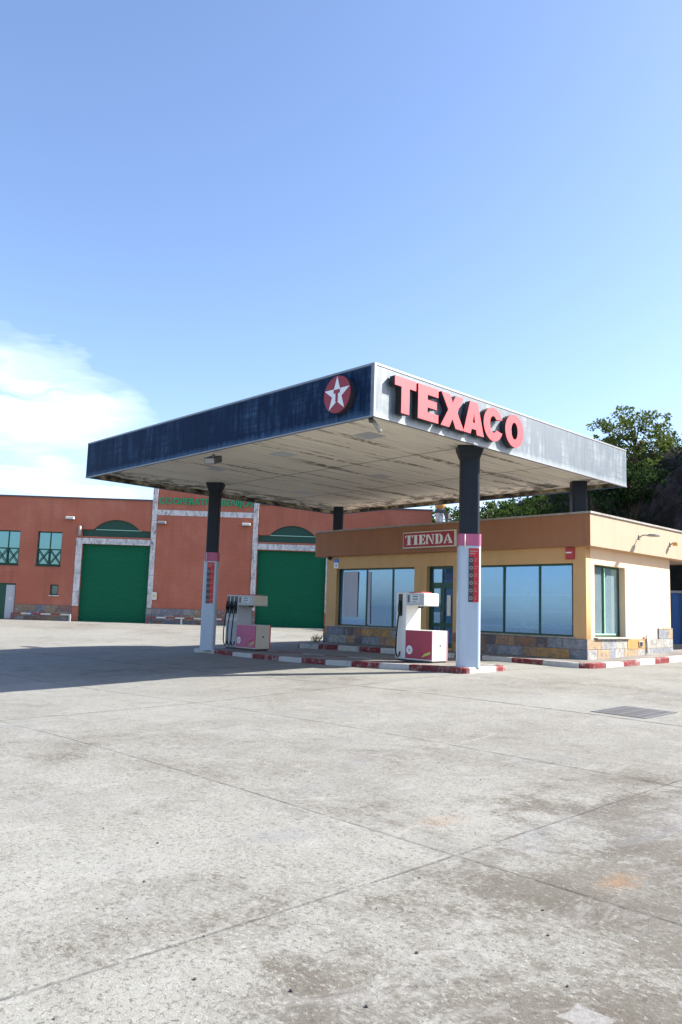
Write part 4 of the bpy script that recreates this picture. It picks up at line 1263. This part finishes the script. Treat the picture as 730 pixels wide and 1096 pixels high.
for a, b in WIN + [(23.2, 24.7)]:
    f = window(whs, (0, 0, 0), UX, .01, 0, .01, [], M['green_frame'], M['wh_glass']) if False else None
    fr = MB()
    hs2 = [rect(a + .07, (a + b) / 2 - .035, 3.93, 5.92), rect((a + b) / 2 + .035, b - .07, 3.93, 5.92)]
    fr.shape([rect(a + .002, b - .002, 3.862, 5.988)] + hs2, .06, (0, .16, 0), UX, Vz)
    f = fr.build('window', M['green_frame'], whs, True)
    pn = MB()
    for h_ in hs2: pn.shape([h_], .01, (0, .19, 0), UX, Vz)
    pn.build('pane', M['wh_glass'], f, True)
    rl = MB()
    zb_, zt_ = 3.93, 4.88
    yv = .05
    rl.bar((a + .02, yv, zt_), (b - .02, yv, zt_), .05, .06); rl.bar((a + .02, yv, zb_), (b - .02, yv, zb_), .05, .06)
    mid = (a + b) / 2
    for s in (a + .03, mid, b - .03): rl.bar((s, yv, zb_), (s, yv, zt_), .05)
    for p, q in ((a + .03, mid), (mid, b - .03)):
        rl.bar((p, yv + .012, zb_), (q, yv + .012, zt_), .035, .05); rl.bar((q, yv - .012, zb_), (p, yv - .012, zt_), .035, .05)
    rl.build('railing', M['green_frame'], f, True)
    sl2 = MB(); sl2.box((a - .03, -.05, 3.80), (b + .03, .15, 3.858)); sl2.build('sill', M['fanlight'], f, True)
fr = MB(); fr.shape([rect(3.803, 4.317, 2.043, 2.697), rect(3.88, 4.24, 2.12, 2.62)], .05, (0, .12, 0), UX, Vz)
f = fr.build('window', M['green_frame'], whs, True)
MB().box((3.88, .14, 2.12), (4.24, .15, 2.62)).build('pane', M['dark_glass'], f, True)
MB().box((3.76, -.05, 1.98), (4.36, .10, 2.038)).build('sill', M['white_stone'], f, True)
d_ = MB(); d_.shape([rect(.103, 1.697, .40, 2.697), rect(.2, .62, .6, 2.55)], .07, (0, .14, 0), UX, Vz)
dd = d_.build('door', M['green_frame'], whs, True)
MB().box((.2, .17, .6), (.62, .18, 2.55)).build('pane', M['dark_glass'], dd, True)
MB().box((1.08, .125, .52), (1.62, .139, 2.6)).build('leaf', M['grey'], dd, True)
mk = MB(); mk.bar((1.27, .121, 1.75), (1.49, .121, 1.75), .006, .05); mk.bar((1.38, .121, 1.63), (1.38, .121, 1.87), .05, .006); mk.box((1.29, .119, 1.66), (1.34, .122, 1.71)); mk.box((1.42, .119, 1.66), (1.47, .122, 1.71)); mk.box((1.29, .119, 1.79), (1.34, .122, 1.84)); mk.box((1.42, .119, 1.79), (1.47, .122, 1.84))
mk.build('symbol', M['white'], dd, True)
# name letters on the tall bay
lt = thing('warehouse_lettering', 'green raised letters reading COOPERATIVA BENIJOS on the red bay', 'sign', tuple(world_matrix(whs) @ Vector((10.2, -.05, 7.95))), WA)
t_ = MB(); t_.text('COOPERATIVA BENIJOS', .56, .06, (0.02, -.06, 0.04), UX, Vz, .016, 5.92)
t_.build('lettering', M['green_letter'], lt, True)
def wl_lamp(s, z, label, pale_case=False):  # the flag only picks a paler housing colour
    p = world_matrix(whs) @ Vector((s, -.05, z))
    o = thing('floodlight', label, 'floodlight', tuple(p), WA, 'floodlights on the warehouse wall')
    MB().box((-.26, -.26, -.08), (.26, -.06, .09), .02).build('housing', M['lamp_glass'] if pale_case else M['lamp'], o, True)
    MB().box((-.22, -.275, -.10), (.22, -.10, -.082)).build('lens', M['lcd_dark'], o, True)
    MB().box((-.08, -.06, -.05), (.08, .008, .05)).build('bracket', M['iron'], o, True)
wl_lamp(4.78, 6.87, 'white floodlight left of the left shutter on red wall', True)
wl_lamp(10.50, 6.77, 'grey floodlight at the left end of the tall red bay')
wl_lamp(15.78, 6.83, 'white floodlight at the right end of the tall red bay', True)
p = world_matrix(whs) @ Vector((5.42, -.02, 6.1))
o = thing('siren_lamp', 'upright grey lamp beside the left fanlight', 'lamp', tuple(p), WA)
MB().loft([[(r * math.cos(a), -.12 + r * math.sin(a), z) for a in [2 * PI * i / 12 for i in range(12)]] for r, z in ((.06, -.32), (.10, -.25), (.10, .22), (.06, .30))], True, True).build('housing', M['lamp'], o, True)
MB().box((-.05, -.05, -.1), (.05, .018, .0)).build('bracket', M['iron'], o, True)
p = world_matrix(whs) @ Vector((10.28, -.13, 2.18))
o = thing('meter_box', 'small cream box on the pillar beside the left shutter', 'box', tuple(p), WA)
MB().box((-.16, -.10, -.24), (.16, .005, .24), .02).build('case', M['sign_frame'], o, True)
MB().box((-.08, -.112, -.05), (.08, -.101, .08)).build('plate', M['yellow'], o, True)
# red and white rails in front of the plinth
def barrier(s0, s1, label):
    p = world_matrix(whs) @ Vector((s0, -.55, 0))
    o = thing('barrier_rail', label, 'barrier', tuple(p), WA, 'striped rails along the warehouse')
    L = s1 - s0
    zg = gz(p.x, p.y)
    m = MB()
    n = int(L / .55)
    for i in range(n):
        m.mi = i % 2
        m.box((L * i / n, -.05, zg + .36), (L * (i + 1) / n - .001, .03, zg + .44))
    m.build('rail', [M['barrier_red'], M['barrier_white']], o, True)
    k = max(2, int(L / 2) + 1)
    for i in range(k):
        x = .03 + (L - .06) * i / (k - 1)
        m = MB(); m.mi = 0; m.box((x - .05, -.045, zg - .1), (x + .05, .025, zg + .359)); m.build('post', M['barrier_red'] if i % 2 == 0 else M['barrier_white'], o, True)
barrier(1.76, 5.35, 'striped rail left of the left green shutter')
barrier(10.0, 16.3, 'striped rail below the tall red bay between the shutters')

# gate post with an orange ball at the right end of the warehouse
gp = LD(6.30, 49.5)
zg = gz(gp.x, gp.y)
po = thing('gate_post', 'pale masonry post topped by an orange ball beside the warehouse', 'post', (gp.x, gp.y, zg), WA)
m = MB(); m.box((-.22, -.22, -.2), (.22, .22, 7.5), .02); m.build('shaft', M['white_stone'], po, True)
m = MB(); m.box((-.30, -.30, 7.5), (.30, .30, 7.72), .02); m.build('cap', M['iron'], po, True)
m = MB(); m.loft([[(r * math.cos(a), r * math.sin(a), 8.05 + z) for a in [2 * PI * i / 16 for i in range(16)]] for r, z in [(max(.01, .34 * math.sin(t)), -.34 * math.cos(t)) for t in [PI * i / 8 for i in range(9)]]], True, True)
m.build('ball', M['orange'], po, True)
gp = LD(7.15, 52)
dp_ = MB(); dp_.tube([(gp.x, gp.y, gz(gp.x, gp.y) - .2), (gp.x, gp.y, 8.2)], .09, 10); dp_.box((gp.x - .14, gp.y - .14, 7.9), (gp.x + .14, gp.y + .14, 8.3), .02)
tag(dp_.build('lamp_post', M['iron']), 'thin dark post seen over the shop roof', 'post')

# ------------------------------------------------------------------ drain covers, debris, weeds
dg = thing('drain_grate', 'rectangular dark iron drain grate set in the forecourt', 'drain', (11.9, 5.65, 0))
def gq(x, y, dz): return (x, y, gz(x, y) + dz)
zc = (1.6 - .2)
# corners measured on the forecourt
ga = (11.75, 5.42); gw, gh = .95, .85
def drain(o, x0, x1, y0, y1, nb):
    fr = MB()
    zz = gz((x0 + x1) / 2, (y0 + y1) / 2)
    dzx = (gz(x1, y0) - gz(x0, y0)); dzy = (gz(x0, y1) - gz(x0, y0))
    def P(x, y, d): return (x, y, gz(x, y) + d)
    def strip(a, b, c, d, z=.006):
        fr.quad(P(a, c, z), P(b, c, z), P(b, d, z), P(a, d, z))
    pit_shade = MB(); pit_shade.quad(P(x0, y0, .004), P(x1, y0, .004), P(x1, y1, .004), P(x0, y1, .004)); pit_shade.build('pit_shade', M['rubber'], o)  # flat black sheet; shade of the pit is put into its colour
    f = .05
    for a, b, c, d in ((x0, x1, y0, y0 + f), (x0, x1, y1 - f, y1), (x0, x0 + f, y0 + f, y1 - f), (x1 - f, x1, y0 + f, y1 - f)): strip(a, b, c, d, .009)
    for i in range(nb):
        x = x0 + f + (x1 - x0 - 2 * f) * (i + .5) / nb
        strip(x - .022, x + .022, y0 + f, y1 - f, .011)
    for i in range(3):
        y = y0 + f + (y1 - y0 - 2 * f) * (i + .5) / 3
        strip(x0 + f, x1 - f, y - .014, y + .014, .014)
    fr.build('grating', M['grate'], o)
drain(dg, 11.72, 12.86, 5.42, 6.32, 11)
d2 = thing('drain_cover', 'low iron drain cover in the sunlit yard left of the shadow', 'drain', (13.0, 29.4, 0))
drain(d2, 12.5, 12.9, 29.4, 30.7, 3)

pe = MB()
rg = random.Random(11)
spots = [(3.05, 2.55), (4.0, 2.45), (3.72, 2.25), (2.1, 3.0), (2.35, 2.65), (2.5, 2.35), (3.3, 1.9), (4.2, 1.75), (5.2, 2.1), (2.55, 4.2), (6.4, 4.6), (4.9, 4.6), (3.0, 4.8), (3.3, 3.05)]
spots += [(rg.uniform(1.5, 9), rg.uniform(1.5, 9)) for _ in range(34)]
for i, (x, y) in enumerate(spots):
    r = (rg.uniform(.005, .011) if i < 14 else rg.uniform(.003, .007))
    z = gz(x, y)
    rings = []
    for k in range(4):
        t = PI * (k + .35) / 3.7
        rings.append([(x + r * math.sin(t) * math.cos(a) * rg.uniform(.7, 1.3), y + r * math.sin(t) * math.sin(a) * rg.uniform(.7, 1.3), z + r * .55 - r * .6 * math.cos(t)) for a in [2 * PI * q / 6 for q in range(6)]])
    pe.loft(rings)
tag(pe.build('pebbles', M['pebble']), 'loose dark pebbles scattered on the concrete', 'pebbles', kind='stuff')

def leaf_quad(bm, c, size, rg, up=.3):
    n = Vector((rg.gauss(0, 1), rg.gauss(0, 1), rg.gauss(0, 1) + up)).normalized()
    u = n.orthogonal().normalized()
    a = rg.uniform(0, 2 * PI)
    v = n.cross(u)
    d = u * math.cos(a) + v * math.sin(a)
    e = n.cross(d)
    c = Vector(c)
    L, W_ = size, size * rg.uniform(.38, .6)
    vs = [bm.verts.new(c + d * L * p + e * W_ * q) for p, q in ((-.5, 0), (0, -.5), (.5, 0), (0, .5))]
    bm.faces.new(vs)

wd = MB()
rg = random.Random(2)
for i in range(26):
    a, L = rg.uniform(0, 2 * PI), rg.uniform(.15, .45)
    x, y = 20.9 + rg.uniform(-.1, .1), 22.9 + rg.uniform(-.1, .1)
    z = gz(x, y)
    t = rg.uniform(.3, .9)
    p2 = (x + math.cos(a) * L * t, y + math.sin(a) * L * t, z + L)
    wd.tube([(x, y, z - .02), ((x + p2[0]) / 2, (y + p2[1]) / 2, z + L * .6), p2], .006, 4)
    for q in range(4): leaf_quad(wd.bm, (p2[0] + rg.uniform(-.05, .05), p2[1] + rg.uniform(-.05, .05), p2[2] + rg.uniform(-.12, .05)), .07, rg)
tag(wd.build('dry_weed', M['leaf_dry']), 'dry weed growing beside the shop pavement end', 'plant')

# ------------------------------------------------------------------ hill, trees, container
BASE = [(30, 22), (22, 28), (18.0, 34), (15.5, 42), (12, 52), (7.5, 62), (2, 74), (-6, 90), (-16, 108)]
CRH = [14.8, 15.0, 15.8, 15.2, 12.8, 11.0, 10.2, 8.5, 6.5]
def hill():
    n = len(BASE)
    us = np.linspace(0, n - 1, 90)
    B = np.array(BASE, float)
    bm = bmesh.new()
    rg_ = np.random.RandomState(4)
    from mathutils import noise as mn
    rows = []
    ks = np.linspace(0, 1, 34)
    for u in us:
        lat, dep, H = np.interp(u, range(n), B[:, 0]), np.interp(u, range(n), B[:, 1]), np.interp(u, range(n), CRH)
        e = .01
        dl = np.interp(min(n - 1, u + .5), range(n), B[:, 0]) - np.interp(max(0, u - .5), range(n), B[:, 0])
        dd = np.interp(min(n - 1, u + .5), range(n), B[:, 1]) - np.interp(max(0, u - .5), range(n), B[:, 1])
        L = math.hypot(dl, dd)
        nl, nd = dd / L, -dl / L      # to the right of travel: into the hill
        row = []
        for k in ks:
            s = k * 34
            t = min(1.0, s / 11.5)
            z = H * (t * t * (3 - 2 * t)) + max(0, s - 11.5) * .05
            p = LD(lat + nl * s, dep + nd * s)
            q = Vector((p.x * .22, p.y * .22, z * .22))
            amp = 1.7 * min(1, s / 3)
            z += mn.fractal(q, 1, 2, 5) * amp
            off = mn.noise(q * 1.3 + Vector((9, 1, 3))) * .9 * min(1, s / 3)
            row.append((p.x + off, p.y - off * .6, z + .2 - (1.2 if k == 0 else 0)))
        rows.append(row)
    vs = [[bm.verts.new(p) for p in r] for r in rows]
    for i in range(len(vs) - 1):
        for j in range(len(ks) - 1):
            f = bm.faces.new((vs[i][j], vs[i + 1][j], vs[i + 1][j + 1], vs[i][j + 1])); f.smooth = True
    bmesh.ops.recalc_face_normals(bm, faces=bm.faces)
    if bm.faces[:][len(bm.faces) // 2].normal.z < 0: bmesh.ops.reverse_faces(bm, faces=bm.faces)
    me = bpy.data.meshes.new('hill'); bm.to_mesh(me); bm.free()
    me.materials.append(M['hill'])
    o = bpy.data.objects.new('hill', me); COL.objects.link(o)
    tag(o, 'dark rocky hillside behind the shop', 'hill', kind='structure')
    return rows
rows = hill()

rg = random.Random(21)
sh = bmesh.new()
from mathutils import noise as mn
def clump(bm, c, r, n, size, flat=.75):
    for _ in range(n):
        while True:
            q = Vector((rg.uniform(-1, 1), rg.uniform(-1, 1), rg.uniform(-1, 1)))
            if .25 < q.length < 1: break
        leaf_quad(bm, (c[0] + q.x * r, c[1] + q.y * r, c[2] + q.z * r * flat), size * rg.uniform(.7, 1.4), rg)
for _ in range(1500):
    i = rg.randrange(4, 76); j = int(rg.triangular(0, 22, 10))
    p = Vector(rows[i][j])
    v = mn.noise(p * .16)
    if v < -.22 and rg.random() < .8: continue
    if i < 40 and j < 13 and rg.random() < .68: continue
    near = p.length < 50
    r = rg.uniform(.5, 1.25)
    clump(sh, (p.x, p.y, p.z + r * .35), r, 60 if near else 42, .24)
me = bpy.data.meshes.new('hillside_shrubbery'); sh.to_mesh(me); sh.free(); me.materials.append(M['leaf_hill'])
o = bpy.data.objects.new('hillside_shrubbery', me); COL.objects.link(o)
tag(o, 'dark scrub covering the shaded hillside', 'shrubs', kind='stuff')

def hill_z(lat, dep):
    p = LD(lat, dep)
    best = min((math.hypot(v[0] - p.x, v[1] - p.y), v[2]) for r in rows for v in r)
    return best[1]
def tree(name, label, lat, dep, zc, rx, rz_, nclump, mat, leaf, seed, group=None, sparse=1.0):
    global rg
    rg = random.Random(seed)
    zb = hill_z(lat, dep) - .3
    base = LD(lat, dep, zb)
    o = thing(name, label, 'tree', tuple(base), 0, group)
    tk = MB()
    cen = LD(lat, dep, zc)
    top = Vector((base.x + .2, base.y, zc - rz_ * .2))
    mid = base.lerp(top, .5) + Vector((.18, -.12, 0))
    tk.tube([base, mid, top, (top.x, top.y, zc + rz_ * .35)], [.20, .16, .12, .04], 9)
    cb = MB()
    for i in range(nclump):
        while True:
            q = Vector((rg.uniform(-1, 1), rg.uniform(-1, 1), rg.uniform(-1, 1)))
            if .30 < q.length < 1: break
        q = q * (1 + .28 * mn.noise(q * 2.2 + Vector((seed, 0, 0))))
        c = cen + Vector((q.x * rx, q.y * rx, q.z * rz_))
        if i % 3 == 0:
            s0 = mid.lerp(top, rg.uniform(.2, 1))
            tk.tube([s0, s0.lerp(c, .5) + Vector((0, 0, .15)), c], [.05, .035, .012], 5)
        clump(cb.bm, c, rg.uniform(.30, .62), int(34 * sparse), leaf, .7)
    tk.build('trunk', M['bark'], o)
    cb.build('crown', mat, o)
tree('broadleaf_tree', 'open crowned green tree on the hillside above the canopy end', 18.2, 48, 12.9, 2.5, 2.0, 105, M['leaf_tree'], .23, 31)
dgr = bmesh.new()
rg = random.Random(77)
for _ in range(420):
    a, b = rg.uniform(8, 34), rg.randrange(9, 16)
    p = Vector(rows[int(a)][b])
    clump(dgr, (p.x + rg.uniform(-.3, .3), p.y + rg.uniform(-.3, .3), p.z + .15), rg.uniform(.25, .5), 22, .22, .6)
me = bpy.data.meshes.new('dry_grass'); dgr.to_mesh(me); dgr.free(); me.materials.append(M['leaf_dry'])
o = bpy.data.objects.new('dry_grass', me); COL.objects.link(o)
tag(o, 'sunlit dry grass along the hill crest', 'grass', kind='stuff')
# lower trees that show over the shop roof
for k, (lat, dep, zc, rx, rz_, lab) in enumerate([
        (9.2, 66, 8.8, 2.2, 1.7, 'bright green bush just right of the front column over the roof'),
        (12.3, 66, 9.6, 2.5, 1.9, 'taller bush behind the shop roof under the canopy'),
        (14.5, 60, 8.8, 2.6, 2.0, 'dark bush behind the shop roof left of the rear column'),
        (7.3, 76, 8.3, 2.0, 1.3, 'small pale bush left of the front column over the roof')]):

    tree('bush', lab, lat, dep, zc, rx, rz_, 70, M['leaf_far'], .26, 40 + k, 'bushes behind the shop roof')
    bpy.data.objects

# blue corrugated sheet fence right of the shop
cA, cB = LD(14.3, 34.2), LD(20.5, 32.2)
fe = thing('sheet_fence', 'dark blue corrugated metal fence beyond the shop', 'fence', (cA.x, cA.y, gz(cA.x, cA.y)), math.atan2(cB.y - cA.y, cB.x - cA.x))
L = (cB - cA).length
m = MB()
n = int(L / .10)
for i in range(n):
    x0, x1 = L * i / n, L * (i + 1) / n
    y0, y1 = [(.07 if (q % 4) < 2 else 0.0) for q in (i, i + 1)]
    m.quad((x0, y0, .22), (x1, y1, .22), (x1, y1, 2.42), (x0, y0, 2.42))
m.build('sheeting', M['container'], fe, True)
m = MB(); m.box((0, -.02, 2.40), (L, .09, 2.50)); m.build('top_rail', M['steel'], fe, True)
m = MB(); m.box((0, -.06, -.2), (L, .12, .20)); m.build('base', M['conc2'], fe, True)
for k, (lat, dep, zc, rx, rz_, lab) in enumerate([
        (17.2, 46.5, 9.9, 1.9, 1.4, 'dense dark bush on the slope right below the open crowned tree'),
        (15.4, 47.5, 8.6, 2.2, 1.9, 'dark bush on the slope beside the canopy right end')]):
    tree('hill_bush', lab, lat, dep, zc, rx, rz_, 75, M['leaf_hill'] if k < 2 else M['leaf_far'], .24, 60 + k, 'bushes on the slope under the tree')
